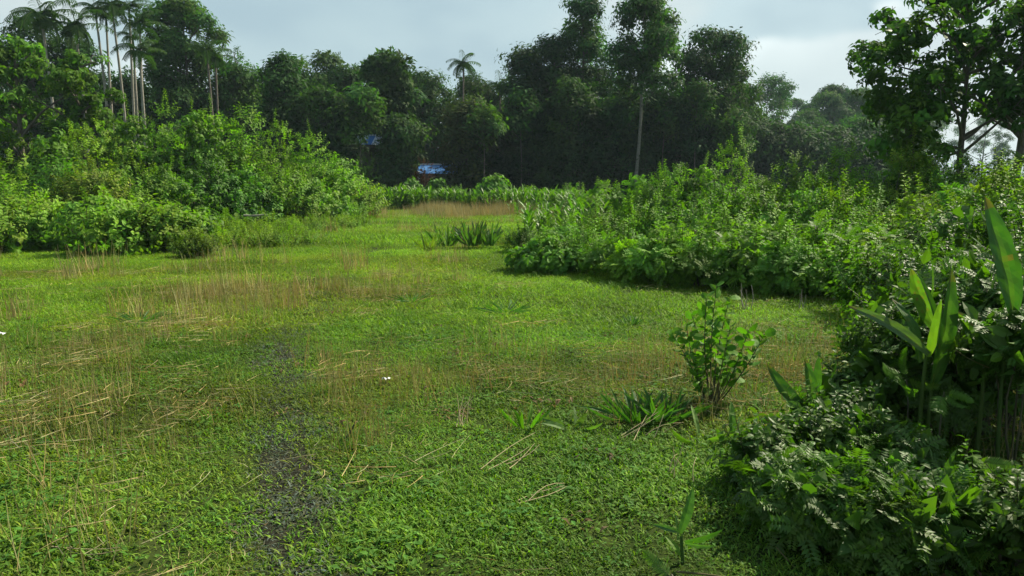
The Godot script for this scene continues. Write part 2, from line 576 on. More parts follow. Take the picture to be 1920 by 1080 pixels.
func make_palm_fronds() -> void:
	for k in 3:
		var s := Shape.new()
		var path := PackedVector3Array()
		var arch := 0.75 + 0.2 * k
		for i in 9:
			var t := i / 8.0
			path.append(Vector3(0, t - 0.3 * arch * t * t * t, arch * 0.7 * t * t))
		s.tube(path, 0.014, 0.004, Color(0.07, 0.11, 0.03), 4)
		for i in 24:
			var t := 0.14 + 0.86 * i / 23.0
			var f := t * 8.0
			var j := mini(int(f), 7)
			var p := path[j].lerp(path[j + 1], f - j)
			var d := (path[j + 1] - path[j]).normalized()
			for side: float in [-1.0, 1.0]:
				s.leaf(p, Vector3(side, 0, 0) + d * 0.75 + Vector3(0, -0.2, 0.1), Vector3.UP, 0.36 * (1.05 - 0.55 * t), 0.034, 0.3, rf(0.5, 1.1), tint(Color(0.06, 0.125, 0.03), 0.15), [0.0, 0.3, 0.7, 1.0], [0.5, 1.0, 0.7, 0.0])
		sprigs["palm_frond%d" % k] = s.mesh()

# ---------------------------------------------------------------- ground cover
func grass_patch(radius: float, count: int, l0: float, l1: float, w: float, tilt0: float, tilt1: float, col: Color, spread: float) -> ArrayMesh:
	var s := Shape.new()
	for i in count:
		var a := rf(0, TAU)
		var r := sqrt(rng.randf()) * radius
		var p := Vector3(cos(a) * r, rf(-0.008, 0.004), sin(a) * r)
		var b := rf(0, TAU)
		var tl := rf(tilt0, tilt1)
		var d := Vector3(cos(b) * cos(tl), sin(tl), sin(b) * cos(tl))
		var l := rf(l0, l1)
		var side := Vector3(-sin(b), rf(-0.3, 0.3), cos(b)) * w * rf(0.6, 1.2) * 0.5
		var mid := p + d * l * 0.55
		var tip := p + d * l + Vector3(cos(b), -0.7, sin(b)) * l * 0.22
		var k := tint(col, spread)
		s.tri(p - side * 0.5, p + side * 0.5, mid + side, k)
		s.tri(p - side * 0.5, mid + side, mid - side, k)
		s.tri(mid - side, mid + side, tip, k)
	return s.mesh()

func straw_patch(radius: float, count: int, l0: float, l1: float, w: float, flat: float, col: Color) -> ArrayMesh:
	var s := Shape.new()
	for i in count:
		var a := rf(0, TAU)
		var r := sqrt(rng.randf()) * radius
		var p := Vector3(cos(a) * r, 0.0, sin(a) * r)
		var b := rf(0, TAU)
		var l := rf(l0, l1)
		var d: Vector3
		if flat > 0.5:
			p.y = rf(0.02, 0.05)
			d = Vector3(cos(b), rf(-0.05, 0.12), sin(b))
		else:
			d = Vector3(cos(b) * rf(0.02, 0.35), 1.0, sin(b) * rf(0.02, 0.35)).normalized()
		var side := d.cross(Vector3(sin(a), 0.4, cos(a))).normalized() * w * 0.5
		var curve := Vector3(rf(-1, 1), 0.0, rf(-1, 1)) * l * (0.4 if flat > 0.5 else 0.16)
		var k := tint(col, 0.25)
		var last := p
		for j in 3:
			var t := (j + 1) / 3.0
			var q := p + d * l * t + curve * t * t
			var w0 := side * (1.0 - 0.25 * j)
			var w1 := side * (0.75 - 0.25 * j)
			s.tri(last - w0, last + w0, q + w1, k)
			s.tri(last - w0, q + w1, q - w1, k)
			last = q
	return s.mesh()

func track_x(z: float) -> float:
	# the worn wheel track through the field
	var d := -z
	if d < 4.0:
		return lerpf(-0.72, -1.27, clampf((d - 2.3) / 1.7, 0, 1))
	if d < 7.4:
		return lerpf(-1.27, -2.32, (d - 4.0) / 3.4)
	if d < 17.4:
		return lerpf(-2.32, -3.23, (d - 7.4) / 10.0)
	return lerpf(-3.23, -5.6, clampf((d - 17.4) / 15.0, 0, 1))

func dryness(x: float, z: float) -> float:
	# where the mown field is straw-brown rather than green, 0 to 1
	var d := -z
	var v := 0.08 + wave.get_noise_2d(x * 4.1 + 200.0, z * 4.1) * 1.0 + wave.get_noise_2d(x * 16.0, z * 16.0 + 90.0) * 0.75
	v += 0.45 * exp(-pow((x + 0.35 * d + 0.4) / (0.8 + 0.12 * d), 2.0)) * (1.0 if d < 11.0 else 0.3)
	v += 0.7 * exp(-pow((d - 36.0) / 5.0, 2.0)) * exp(-pow((x + 2.0) / 6.5, 2.0))
	v += 0.42 * exp(-pow((x + 3.6) / 0.8, 2.0) - pow((d - 10.5) / 1.6, 2.0))
	v += 0.4 * exp(-pow((x + 1.2) / 0.9, 2.0) - pow((d - 13.5) / 2.5, 2.0))
	v += 0.5 * exp(-pow((x - 1.6) / 2.2, 2.0) - pow((d - 6.6) / 0.9, 2.0))
	v -= 0.5 * exp(-pow((x - 0.6) / 1.3, 2.0) - pow((d - 3.6) / 1.3, 2.0))
	v -= 0.8 * exp(-pow((x - 1.4) / 1.8, 2.0) - pow((d - 11.0) / 1.8, 2.0)) + 0.9 * exp(-pow((x - 0.4) / 0.9, 2.0) - pow((d - 13.5) / 1.8, 2.0))
	v -= 0.35 * exp(-pow((x - 1.8) / 2.4, 2.0) - pow((d - 9.0) / 1.2, 2.0))
	return clampf(v, 0.0, 1.0)

func scatter(called: String, label: String, category: String, meshes: Array, mat: String, d0: float, d1: float, cell: float, chooser: Callable, s0 := 0.8, s1 := 1.2, lift := 0.0) -> void:
	# a jittered grid over the part of the field that can be seen; chooser gives the tint, or alpha 0 for none
	for m in meshes.size():
		var where: Array[Transform3D] = []
		var tints := PackedColorArray()
		var z := d0
		while z < d1:
			var reach := z * 0.74 + 0.8
			var x := -reach
			while x < reach:
				if rng.randi() % meshes.size() == 0:
					var px := x + rf(-0.5, 0.5) * cell
					var pz := -(z + rf(-0.5, 0.5) * cell)
					var c: Color = chooser.call(px, pz)
					if c.a > 0.0:
						var s := rf(s0, s1) * (1.0 + 0.5 * wave.get_noise_2d(px * 13.0 + 900.0, pz * 13.0))
						var e := 0.12
						var up := Vector3(ground_height(px - e, pz) - ground_height(px + e, pz), 2.0 * e, ground_height(px, pz - e) - ground_height(px, pz + e))
						where.append(Transform3D(facing(up, rf(0, TAU), s), Vector3(px, ground_height(px, pz) + lift, pz)))
						tints.append(c)
				x += cell
			z += cell
		if where.is_empty():
			continue
		var o := copies(called, meshes[m], mats[mat], self, where, tints)
		tag(o, label, category, "", "stuff")

func grass_tint(x: float, z: float) -> Color:
	var dry := dryness(x, z)
	var g := Color(1, 1, 1).lerp(Color(1.45, 0.9, 1.2), dry * 0.75)
	var v := 1.05 + wave.get_noise_2d(x * 7.0 + 77.0, z * 7.0) * 0.7 + wave.get_noise_2d(x * 30.0, z * 30.0 + 33.0) * 0.5
	var far := clampf((-z - 4.0) / 8.0, 0.0, 1.0)
	v = clampf(v, 0.62, 1.45)
	g = Color(g.r * (1.0 + 0.15 * far), g.g * (1.0 + 0.12 * far), g.b)
	return tint(Color(g.r * v, g.g * v, g.b * v, 1.0), 0.12)

func _ready() -> void:
	rng.seed = 20240611
	wave.seed = 5
	wave.frequency = 0.055
	wave.fractal_octaves = 3
	# ---- camera, sky, sun, exposure
	var cam := Camera3D.new()
	cam.name = "camera"
	cam.fov = 42.0
	cam.far = 3000.0
	cam.near = 0.05
	cam.position = Vector3(0, 1.6, 0)
	cam.rotation_degrees = Vector3(-8.09, 0, 0)
	add_child(cam)
	cam.current = true
	var env := Environment.new()
	env.background_mode = Environment.BG_SKY
	env.tonemap_mode = Environment.TONE_MAPPER_LINEAR
	env.tonemap_exposure = 2.1
	env.ssao_enabled = true
	env.ssil_enabled = true
	env.sdfgi_enabled = true
	env.fog_enabled = true
	env.fog_density = 0.00032
	env.fog_light_color = Color(0.80, 0.90, 0.95)
	var sky := Sky.new()
	var pano := PanoramaSkyMaterial.new()
	pano.panorama = sky_picture()
	pano.energy_multiplier = 1.0
	sky.sky_material = pano
	env.sky = sky
	var we := WorldEnvironment.new()
	we.name = "world"
	we.environment = env
	add_child(we)
	var sun := DirectionalLight3D.new()
	sun.name = "sun"
	sun.light_energy = 1.6
	sun.light_color = Color(1.0, 0.96, 0.86)
	sun.light_angular_distance = 0.5
	sun.shadow_enabled = true
	var az := deg_to_rad(54.0)
	var el := deg_to_rad(45.0)
	var from := Vector3(sin(az) * cos(el), sin(el), -cos(az) * cos(el))
	add_child(sun)
	sun.look_at_from_position(from * 50.0, Vector3.ZERO)

	# ---- materials
	mats.leaf = leaf_material("leaf", 0.6, 0.34, Color(0.8, 1.0, 0.2))
	mats.gloss = leaf_material("glossy leaf", 0.5, 0.42, Color(0.8, 1.0, 0.2))
	mats.forest = leaf_material("forest leaf", 0.7, 0.25, Color(0.8, 1.0, 0.2))
	mats.grass = leaf_material("grass blade", 0.6, 0.3, Color(0.85, 1.0, 0.2))
	mats.dry = leaf_material("dry stalk", 0.75, 0.3, Color(0.5, 0.42, 0.26))
	mats.stem = bark_material("stem", Color(0.03, 0.035, 0.015), Color(0.10, 0.09, 0.05))
	mats.bark = bark_material("bark", Color(0.035, 0.03, 0.022), Color(0.16, 0.14, 0.11))
	mats.grey_bark = bark_material("grey bark", Color(0.06, 0.058, 0.05), Color(0.22, 0.21, 0.18))
	mats.pale_bark = bark_material("pale bark", Color(0.10, 0.095, 0.075), Color(0.34, 0.32, 0.27))
	make_sprigs()
	make_palm_fronds()
	build_ground()
	build_forest()
	build_houses()
	build_left_thicket()
	build_right_thicket()
	build_field_plants()
	build_foreground()
	build_grass()
	build_small_things()

func sky_picture() -> ImageTexture:
	var w := 1024
	var h := 512
	var im := Image.create(w, h, false, Image.FORMAT_RGBF)
	var n1 := FastNoiseLite.new()
	n1.seed = 11
	n1.frequency = 0.9
	n1.fractal_octaves = 5
	var n2 := FastNoiseLite.new()
	n2.seed = 23
	n2.frequency = 3.2
	n2.fractal_octaves = 5
	var sunward := Vector3(sin(deg_to_rad(54.0)) * cos(deg_to_rad(45.0)), sin(deg_to_rad(45.0)), -cos(deg_to_rad(54.0)) * cos(deg_to_rad(45.0)))
	for y in h:
		var e := PI * (0.5 - (y + 0.5) / h)
		for x in w:
			var a := TAU * (x + 0.5) / w
			var d := Vector3(sin(a) * cos(e), sin(e), -cos(a) * cos(e))
			var up := maxf(d.y, 0.0)
			var c := Color(0.205, 0.285, 0.32).lerp(Color(0.31, 0.37, 0.37), pow(1.0 - up, 7.0))
			c = c.lerp(Color(0.11, 0.17, 0.25), smoothstep(0.28, 0.9, up))
			var s := maxf(0.0, d.dot(sunward))
			c += Color(0.19, 0.19, 0.175) * pow(s, 3.0)
			var sheet := n1.get_noise_3d(d.x / (up + 0.3), 0.0, d.z / (up + 0.3))
			c = c.lerp(Color(0.175, 0.245, 0.29), smoothstep(0.0, 0.45, -sheet) * 0.5)
			c = c.lerp(Color(0.37, 0.405, 0.40), smoothstep(0.0, 0.4, sheet) * 0.75)
			# banks of heaped cloud low in the sky, the edges towards the sun lit
			var puff := n2.get_noise_3dv(Vector3(d.x, d.y * 1.6, d.z)) + 0.5 * n2.get_noise_3dv(Vector3(d.x, d.y * 1.6, d.z) * 3.1)
			var bank := puff * 0.05 + 0.16 + 0.07 * sin(a * 4.0 - 1.0) - up
			var inside := smoothstep(0.0, 0.012, bank)
			var rim := inside * (1.0 - smoothstep(0.0, 0.055, bank))
			var lit := 0.2 + 0.8 * pow(s, 2.0)
			c = c.lerp(Color(0.40, 0.44, 0.435), inside * 0.85 * lit)
			c += Color(0.22, 0.22, 0.205) * rim * lit * clampf(0.7 + puff, 0.1, 1.4)
			im.set_pixel(x, y, c)
	return ImageTexture.create_from_image(im)

func build_ground() -> void:
	var m := StandardMaterial3D.new()
	m.resource_name = "earth and moss"
	m.albedo_texture = noise_picture(3, 0.012, Color(0.014, 0.026, 0.006), Color(0.045, 0.06, 0.016), 1024)
	m.uv1_triplanar = true
	m.uv1_world_triplanar = true
	m.uv1_scale = Vector3(0.35, 0.35, 0.35)
	m.metallic_specular = 0.1
	m.roughness = 1.0
	var s := Shape.new()
	var xs := []
	var zs := []
	var x := -6.0
	while x <= 6.0:
		xs.append(x)
		x += 0.25
	for k in [8.0, 10.0, 13.0, 17.0, 22.0, 30.0, 45.0, 70.0, 120.0, 260.0, 900.0]:
		xs.append(k)
		xs.push_front(-k)
	var z := 4.0
	while z >= -14.0:
		zs.append(z)
		z -= 0.25
	for k in [-15.0, -16.5, -18.0, -20.0, -22.0, -25.0, -28.0, -32.0, -37.0, -43.0, -50.0, -65.0, -90.0, -140.0, -260.0, -1200.0]:
		zs.append(k)
	zs.push_front(12.0)
	for i in xs.size() - 1:
		for j in zs.size() - 1:
			var p := [Vector2(xs[i], zs[j]), Vector2(xs[i + 1], zs[j]), Vector2(xs[i + 1], zs[j + 1]), Vector2(xs[i], zs[j + 1])]
			var q := []
			var nn := []
			for k in 4:
				q.append(Vector3(p[k].x, ground_height(p[k].x, p[k].y), p[k].y))
				var e := 0.1
				nn.append(Vector3(ground_height(p[k].x - e, p[k].y) - ground_height(p[k].x + e, p[k].y), 2.0 * e, ground_height(p[k].x, p[k].y - e) - ground_height(p[k].x, p[k].y + e)).normalized())
			s.smooth(q[0], q[1], q[2], nn[0], nn[1], nn[2], Color(1, 1, 1))
			s.smooth(q[0], q[2], q[3], nn[0], nn[2], nn[3], Color(1, 1, 1))
	var o := part("ground", s.mesh(), m, self)
	tag(o, "flat field of dark earth under the mown green grass", "ground", "", "structure")
	# the worn track
	var t := Shape.new()
	var soil := StandardMaterial3D.new()
	soil.resource_name = "trodden soil"
	soil.albedo_texture = noise_picture(8, 0.03, Color(0.010, 0.0105, 0.007), Color(0.034, 0.034, 0.024))
	soil.uv1_triplanar = true
	soil.uv1_world_triplanar = true
	soil.uv1_scale = Vector3(1.5, 1.5, 1.5)
	soil.roughness = 1.0
	soil.metallic_specular = 0.1
	var zz := -2.2
	var prev := []
	while zz > -34.0:
		var half := (0.075 + 0.07 * wave.get_noise_1d(zz * 22.0) + 0.06 * exp(-pow((zz + 3.9) / 0.9, 2.0))) * (1.0 + maxf(0.0, -zz - 10.0) * 0.09)
		var row := []
		for k in 5:
			var px := track_x(zz) + half * (k - 2) * 0.5 + 0.05 * wave.get_noise_2d(zz * 30.0, k * 50.0)
			row.append(Vector3(px, ground_height(px, zz) + 0.006, zz))
		if prev.size():
			for k in 4:
				t.smooth(prev[k], prev[k + 1], row[k], Vector3.UP, Vector3.UP, Vector3.UP, Color(1, 1, 1))
				t.smooth(prev[k + 1], row[k + 1], row[k], Vector3.UP, Vector3.UP, Vector3.UP, Color(1, 1, 1))
		prev = row
		zz -= 0.12
	var o2 := part("path", t.mesh(), soil, self)
	tag(o2, "narrow worn track of dark soil leading up the field", "path", "", "structure")

func build_forest() -> void:
	var dark := Color(0.75, 0.82, 0.85)
	var mid := Color(1.3, 1.4, 1.1)
	var left := Color(1.05, 1.15, 1.0)
	# left edge: broad-leaved trees in front of the palms
	tree("broadleaf_tree", "bright broad-leaved tree at the left edge, hanging leaves down to the thicket", Vector3(-19.315, 7.255, -30.00), {"width": 5.0, "base": 0.12, "lobes": 34, "lobe": 0.5, "sprig": "hanging", "variants": 3, "count": 800, "s0": 0.6, "s1": 1.05, "shape": "column", "col": Color(0.9, 0.98, 0.85)})
	tree("broadleaf_tree", "bright broad-leaved tree standing left of the row of slim palms", Vector3(-16.891, 6.739, -30.00), {"width": 4.0, "base": 0.15, "lobes": 28, "lobe": 0.46, "sprig": "hanging", "variants": 3, "count": 640, "s0": 0.6, "s1": 1.05, "shape": "column", "col": Color(0.95, 1.0, 0.85)})
	for e in [
		["slim areca palm with its crown against the sky, first of the left row", Vector3(-25.370, 12.476, -48.00), {"size": 1.5}],
		["slim areca palm with a small drooping crown, second of the left row", Vector3(-25.442, 12.126, -49.00), {"size": 1.2, "lean": 0.2}],
		["tallest slim areca palm of the left row, crown at the picture's top", Vector3(-24.263, 12.851, -48.00), {"size": 1.9}],
		["slim areca palm with a ragged crown beside the tallest one of the left row", Vector3(-24.002, 12.779, -48.50), {"size": 1.7, "lean": 0.2}],
		["slim areca palm with a wide crown, right end of the left row", Vector3(-22.635, 11.758, -47.00), {"size": 2.0, "lean": 0.25}],
		["shorter areca palm with a low crown at the right end of the left row", Vector3(-22.019, 9.876, -46.00), {"size": 1.9}],
		["leaning areca palm trunk with its crown hidden among the left row", Vector3(-24.126, 10.902, -49.00), {"size": 1.3, "lean": 0.25}],
		["stout areca palm with a full crown and brown seed stalks, far left", Vector3(-25.646, 11.455, -43.00), {"size": 2.3, "fronds": 13}],
		["full crowned palm between the stout far left palm and the left row", Vector3(-24.552, 11.109, -44.00), {"size": 2.2, "fronds": 13}],
		["dark areca palm standing before the tall clumped tree, two trunks together", Vector3(-19.345, 10.497, -50.00), {"size": 1.8, "bark": "bark"}],
		["thinner dark areca palm close beside its twin before the tall clumped tree", Vector3(-19.484, 10.100, -51.00), {"size": 1.6, "bark": "bark"}],
		["areca palm rising above the round green trees near the houses", Vector3(-4.178, 11.562, -62.00), {"size": 1.8, "bark": "bark", "fronds": 13}],
		["small areca palm at the left flank of the tall dark stand", Vector3(-0.705, 9.396, -60.00), {"size": 1.7, "bark": "bark"}],
	]:
		palm(e[0], e[1], e[2])
	tree("forest_tree", "leafy tree behind the far left palms with a rounded top", Vector3(-32.650, 12.668, -52.00), {"width": 6.0, "base": 0.1, "lobes": 22, "lobe": 1.3, "count": 800, "shape": "column", "col": left})
	tree("forest_tree", "dark tree filling the gap behind the far left palms", Vector3(-30.722, 11.494, -54.00), {"width": 6.0, "base": 0.1, "lobes": 20, "lobe": 1.3, "count": 800, "shape": "column", "col": left})
	tree("clumped_tree", "tall clumped tree right of the slim palms reaching the picture's top", Vector3(-22.829, 14.420, -55.00), {"width": 5.6, "base": 0.42, "lobes": 26, "lobe": 0.95, "count": 1100, "shape": "round", "col": mid})
	tree("forest_tree", "vine covered lower tree under the tall clumped tree", Vector3(-22.699, 8.487, -53.00), {"width": 5.4, "base": 0.05, "lobes": 20, "lobe": 1.1, "count": 700, "shape": "column", "col": left})
	tree("forest_tree", "dark tree behind the trunks of the slim palm row", Vector3(-28.377, 9.627, -56.00), {"width": 6.4, "base": 0.02, "lobes": 22, "lobe": 1.3, "count": 800, "shape": "column", "col": left})
	tree("sparse_tree", "thin nearly bare tree with fine twigs against the sky", Vector3(-20.092, 11.920, -58.00), {"width": 2.6, "base": 0.5, "lobes": 12, "lobe": 0.6, "count": 60, "shape": "round", "col": mid, "s0": 0.5, "s1": 0.8})
	tree("forest_tree", "medium tree with upright sprays right of the thin bare tree", Vector3(-19.509, 9.851, -55.00), {"width": 3.8, "base": 0.05, "lobes": 18, "lobe": 1.0, "count": 620, "shape": "column", "col": mid})
	tree("forest_tree", "rounded dark tree hung with vines above the left thicket's end", Vector3(-14.617, 9.568, -50.00), {"width": 3.9, "base": 0.05, "lobes": 22, "lobe": 1.0, "count": 850, "shape": "column", "col": left})
	tree("umbrella_tree", "flat topped tree behind the vine hung tree", Vector3(-15.839, 12.054, -64.00), {"width": 6.0, "base": 0.5, "lobes": 18, "lobe": 1.0, "count": 600, "sprig": "plate", "flat": 0.4, "shape": "umbrella", "col": mid})
	tree("forest_tree", "dense dark tree left of the white-blue roof", Vector3(-12.794, 9.991, -58.00), {"width": 4.0, "base": 0.1, "lobes": 20, "lobe": 1.1, "count": 750, "shape": "column", "col": left})
	tree("umbrella_tree", "tiered tree with bare trunk in front of the white-blue roof", Vector3(-8.804, 10.803, -55.00), {"width": 3.8, "base": 0.52, "lobes": 18, "lobe": 0.75, "count": 620, "sprig": "plate", "flat": 0.45, "shape": "umbrella", "col": Color(1.0, 1.05, 0.9)})
	tree("forest_tree", "soft green tree right of the tiered tree", Vector3(-7.282, 10.972, -66.00), {"width": 5.4, "base": 0.2, "lobes": 24, "lobe": 1.15, "count": 900, "shape": "round", "col": Color(0.95, 1.1, 0.9)})
	tree("forest_tree", "pale green tree under the palm near the houses", Vector3(-3.865, 11.072, -70.00), {"width": 6.0, "base": 0.15, "lobes": 24, "lobe": 1.15, "count": 900, "shape": "round", "col": Color(0.95, 1.05, 0.9)})
	tree("forest_tree", "brownish green tree with reddish leaves right of the houses", Vector3(-3.297, 6.978, -54.00), {"width": 3.2, "base": 0.1, "lobes": 20, "lobe": 0.8, "count": 620, "shape": "round", "col": Color(1.35, 0.92, 0.9)})
	tree("sparse_tree", "thin twiggy tree with few leaves left of the tall dark stand", Vector3(-0.520, 11.387, -63.00), {"width": 2.4, "base": 0.55, "lobes": 10, "lobe": 0.6, "count": 70, "shape": "round", "col": mid, "s0": 0.5, "s1": 0.8})
	tree("forest_tree", "first step of the tall dark stand, sprays rising to the right", Vector3(1.196, 11.151, -58.00), {"width": 4.4, "base": 0.05, "lobes": 24, "lobe": 1.0, "count": 850, "shape": "column", "col": dark})
	tree("forest_tree", "dark tree shoulder to shoulder with the tall narrow tree", Vector3(3.638, 12.605, -59.00), {"width": 4.4, "base": 0.1, "lobes": 24, "lobe": 1.0, "count": 900, "shape": "column", "col": dark})
	tree("tall_tree", "tall narrow tree with stacked clumps reaching the picture's top", Vector3(5.711, 15.898, -60.00), {"width": 4.6, "base": 0.3, "lobes": 26, "lobe": 0.95, "count": 950, "shape": "column", "col": mid})
	tree("tall_tree", "tallest tree with long straight grey trunk and open spreading crown", Vector3(8.690, 17.001, -53.00), {"width": 5.6, "base": 0.48, "lobes": 24, "lobe": 0.85, "count": 850, "shape": "column", "col": Color(1.0, 1.08, 0.9), "bark": "grey_bark", "trunk": 0.14, "lean": Vector3(0.035, 0, 0)})
	tree("umbrella_tree", "wide crowned tree right of the tallest tree, limbs reaching right", Vector3(15.811, 13.188, -60.00), {"width": 8.2, "base": 0.52, "lobes": 26, "lobe": 0.95, "count": 900, "shape": "umbrella", "col": Color(0.9, 1.0, 0.9)})
	tree("forest_tree", "dark leafy tree under the wide crowned tree", Vector3(14.050, 8.356, -58.00), {"width": 5.2, "base": 0.03, "lobes": 24, "lobe": 1.1, "count": 850, "shape": "column", "col": dark})
	var under := "dark understory trees of the forest edge"
	for e in [
		[Vector3(-7.716, 5.902, -50.00), 2.2, "small dark tree before the white-blue roof, right of its slit"],
		[Vector3(-11.234, 6.749, -50.00), 2.2, "small dark tree before the white-blue roof, left of its slit"],
		[Vector3(-15.395, 7.779, -60.00), 5.0, "dark understory tree close under the flat topped tree"],
		[Vector3(-12.013, 7.106, -64.00), 4.5, "dark understory tree far behind the white-blue roof"],
		[Vector3(-8.982, 7.450, -68.00), 5.0, "dark understory tree far behind the sloping shed roof"],
		[Vector3(-1.251, 6.762, -60.00), 4.0, "dark understory tree close under the small palm"],
		[Vector3(2.371, 7.663, -57.00), 5.0, "dark understory tree close under the first step of the tall dark stand"],
		[Vector3(4.847, 7.935, -56.00), 4.6, "dark understory tree close under the tall narrow tree"],
		[Vector3(7.386, 6.988, -56.00), 4.6, "dark understory tree close under the gap between the two tallest trees"],
		[Vector3(10.860, 7.573, -58.00), 4.8, "dark understory tree close under the tallest tree's right side"],
		[Vector3(12.482, 6.504, -57.00), 4.0, "dark understory tree close under the wide crowned tree's left limbs"],
		[Vector3(16.893, 6.762, -60.00), 3.6, "dark understory tree close under the wide crowned tree's right limbs"],
		[Vector3(-19.020, 6.504, -57.00), 5.0, "dark understory tree close under the vine hung tree's left side"],
		[Vector3(-21.801, 6.418, -56.00), 5.0, "dark understory tree close under the twin dark palms"],
		[Vector3(-25.090, 7.161, -54.00), 5.0, "dark understory tree close under the tall clumped tree's left side"],
		[Vector3(8.432, 5.395, -55.00), 3.6, "dark understory tree low in front of the tallest tree's trunk"],
		[Vector3(3.837, 5.019, -55.00), 3.6, "dark understory tree low in front of the dark shoulder of the tall stand"],
		[Vector3(-20.952, 10.619, -66.00), 6.0, "dark understory tree far behind the vine hung tree's left side"],
		[Vector3(-18.311, 10.664, -68.00), 6.0, "dark understory tree far behind the flat topped tree"],
		[Vector3(-14.036, 10.226, -70.00), 6.0, "lower dark understory tree far behind the white-blue roof"],
		[Vector3(-10.709, 10.230, -72.00), 6.0, "dark understory tree far behind the tiered tree"],
		[Vector3(-1.453, 9.754, -70.00), 6.0, "dark understory tree far behind the small palm"],
		[Vector3(1.140, 10.176, -66.00), 6.0, "dark understory tree far behind the first step of the tall dark stand"],
		[Vector3(3.695, 11.204, -67.00), 6.0, "dark understory tree far behind the dark shoulder of the tall stand"],
		[Vector3(6.557, 11.801, -68.00), 6.0, "dark understory tree far behind the tall narrow tree"],
		[Vector3(9.488, 10.306, -67.00), 6.0, "dark understory tree far behind the gap between the two tallest trees"],
		[Vector3(12.701, 9.750, -68.00), 6.0, "dark understory tree far behind the tallest tree's right side"],
		[Vector3(15.524, 9.750, -68.00), 6.0, "dark understory tree far behind the wide crowned tree's left limbs"],
		[Vector3(18.112, 8.727, -67.00), 5.0, "dark understory tree far behind the wide crowned tree"],
		[Vector3(-35.919, 10.688, -58.00), 7.0, "dark understory tree close under the far left palms"],
		[Vector3(-29.094, 11.201, -64.00), 7.0, "dark understory tree far behind the tall clumped tree's left side"],
		[Vector3(-24.619, 10.176, -66.00), 6.0, "dark understory tree far behind the twin dark palms"],
		[Vector3(-33.374, 10.072, -62.00), 7.0, "dark understory tree far behind the gap left of the slim palm row"],
	]:
		tree("understory_tree", e[2], e[0], {"width": e[1], "base": 0.02, "lobes": 20, "lobe": 1.0, "count": 620, "shape": "column", "col": dark}, under)
	# slender poles along the forest edge
	for e in [
		["slender grey pole tree at the foot of the tall narrow tree", Vector3(3.911, 8.812, -55.50)], ["slender pole tree left of the tallest tree's trunk", Vector3(8.136, 8.439, -55.50)], ["slender leaning pole tree right of the tallest tree's trunk", Vector3(10.871, 8.065, -55.50)],
		["slender pole tree under the left limbs of the wide crowned tree", Vector3(13.418, 8.812, -55.50)], ["thin grey pole tree in the dark stand's first step", Vector3(0.691, 8.065, -55.50)], ["thin pole tree with a leafy top left of the white-blue roof", Vector3(-9.898, 7.473, -49.00)],
		["thin pole tree in front of the brownish green tree", Vector3(-1.985, 6.603, -52.00)], ["short grey pole tree at the right end of the dark stand", Vector3(16.205, 6.375, -55.50)], ["thin pole tree right below the rounded vine hung tree", Vector3(-12.548, 7.308, -49.00)],
	]:
		tree("pole_tree", e[0], e[1], {"width": 2.2, "base": 0.62, "lobes": 10, "lobe": 0.5, "count": 110, "shape": "round", "col": mid, "bark": "bark", "trunk": 0.06, "lean": Vector3(rf(-0.05, 0.05), 0, 0)})
	# pale trees farther off to the right
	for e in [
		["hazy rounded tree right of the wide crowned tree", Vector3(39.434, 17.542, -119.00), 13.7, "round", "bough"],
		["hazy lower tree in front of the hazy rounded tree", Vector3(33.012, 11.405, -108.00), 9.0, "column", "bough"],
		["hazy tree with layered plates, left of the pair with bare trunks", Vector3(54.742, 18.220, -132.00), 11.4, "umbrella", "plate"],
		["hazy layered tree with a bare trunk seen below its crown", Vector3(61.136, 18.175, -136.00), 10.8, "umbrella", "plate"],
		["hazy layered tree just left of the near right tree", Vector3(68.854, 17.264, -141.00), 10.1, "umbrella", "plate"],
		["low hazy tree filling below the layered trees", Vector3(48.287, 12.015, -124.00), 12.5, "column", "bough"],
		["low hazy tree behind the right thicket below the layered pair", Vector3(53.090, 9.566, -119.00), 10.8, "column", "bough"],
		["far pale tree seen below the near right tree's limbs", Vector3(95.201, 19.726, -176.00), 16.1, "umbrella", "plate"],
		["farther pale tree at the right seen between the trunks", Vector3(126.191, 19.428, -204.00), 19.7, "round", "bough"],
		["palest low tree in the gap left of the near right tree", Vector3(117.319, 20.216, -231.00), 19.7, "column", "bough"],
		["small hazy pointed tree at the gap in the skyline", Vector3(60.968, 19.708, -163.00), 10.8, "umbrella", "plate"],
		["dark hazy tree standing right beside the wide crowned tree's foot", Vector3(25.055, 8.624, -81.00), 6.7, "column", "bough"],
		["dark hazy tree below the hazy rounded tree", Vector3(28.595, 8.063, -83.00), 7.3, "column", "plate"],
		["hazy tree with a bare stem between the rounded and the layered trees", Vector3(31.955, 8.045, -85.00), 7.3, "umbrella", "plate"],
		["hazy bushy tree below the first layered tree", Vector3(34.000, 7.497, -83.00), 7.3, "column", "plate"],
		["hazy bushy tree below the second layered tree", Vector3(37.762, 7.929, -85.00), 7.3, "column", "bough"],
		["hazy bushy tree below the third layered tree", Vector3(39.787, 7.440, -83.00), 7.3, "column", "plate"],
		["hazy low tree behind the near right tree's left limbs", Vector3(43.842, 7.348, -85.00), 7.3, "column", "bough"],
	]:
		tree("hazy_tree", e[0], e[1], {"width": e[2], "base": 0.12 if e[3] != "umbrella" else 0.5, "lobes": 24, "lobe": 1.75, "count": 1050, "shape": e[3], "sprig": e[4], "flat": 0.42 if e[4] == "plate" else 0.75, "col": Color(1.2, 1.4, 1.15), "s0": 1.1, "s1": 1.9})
	# what closes the view between the trunks: one mass of forest
	var lobes := []
	for i in 220:
		var x := -95.0 + 135.0 * i / 219.0
		lobes.append(Vector4(x + rf(-1, 1), rf(0.8, 8.8 if x < 24.0 else 5.0), rf(-84, -74), rf(1.7, 2.6)))
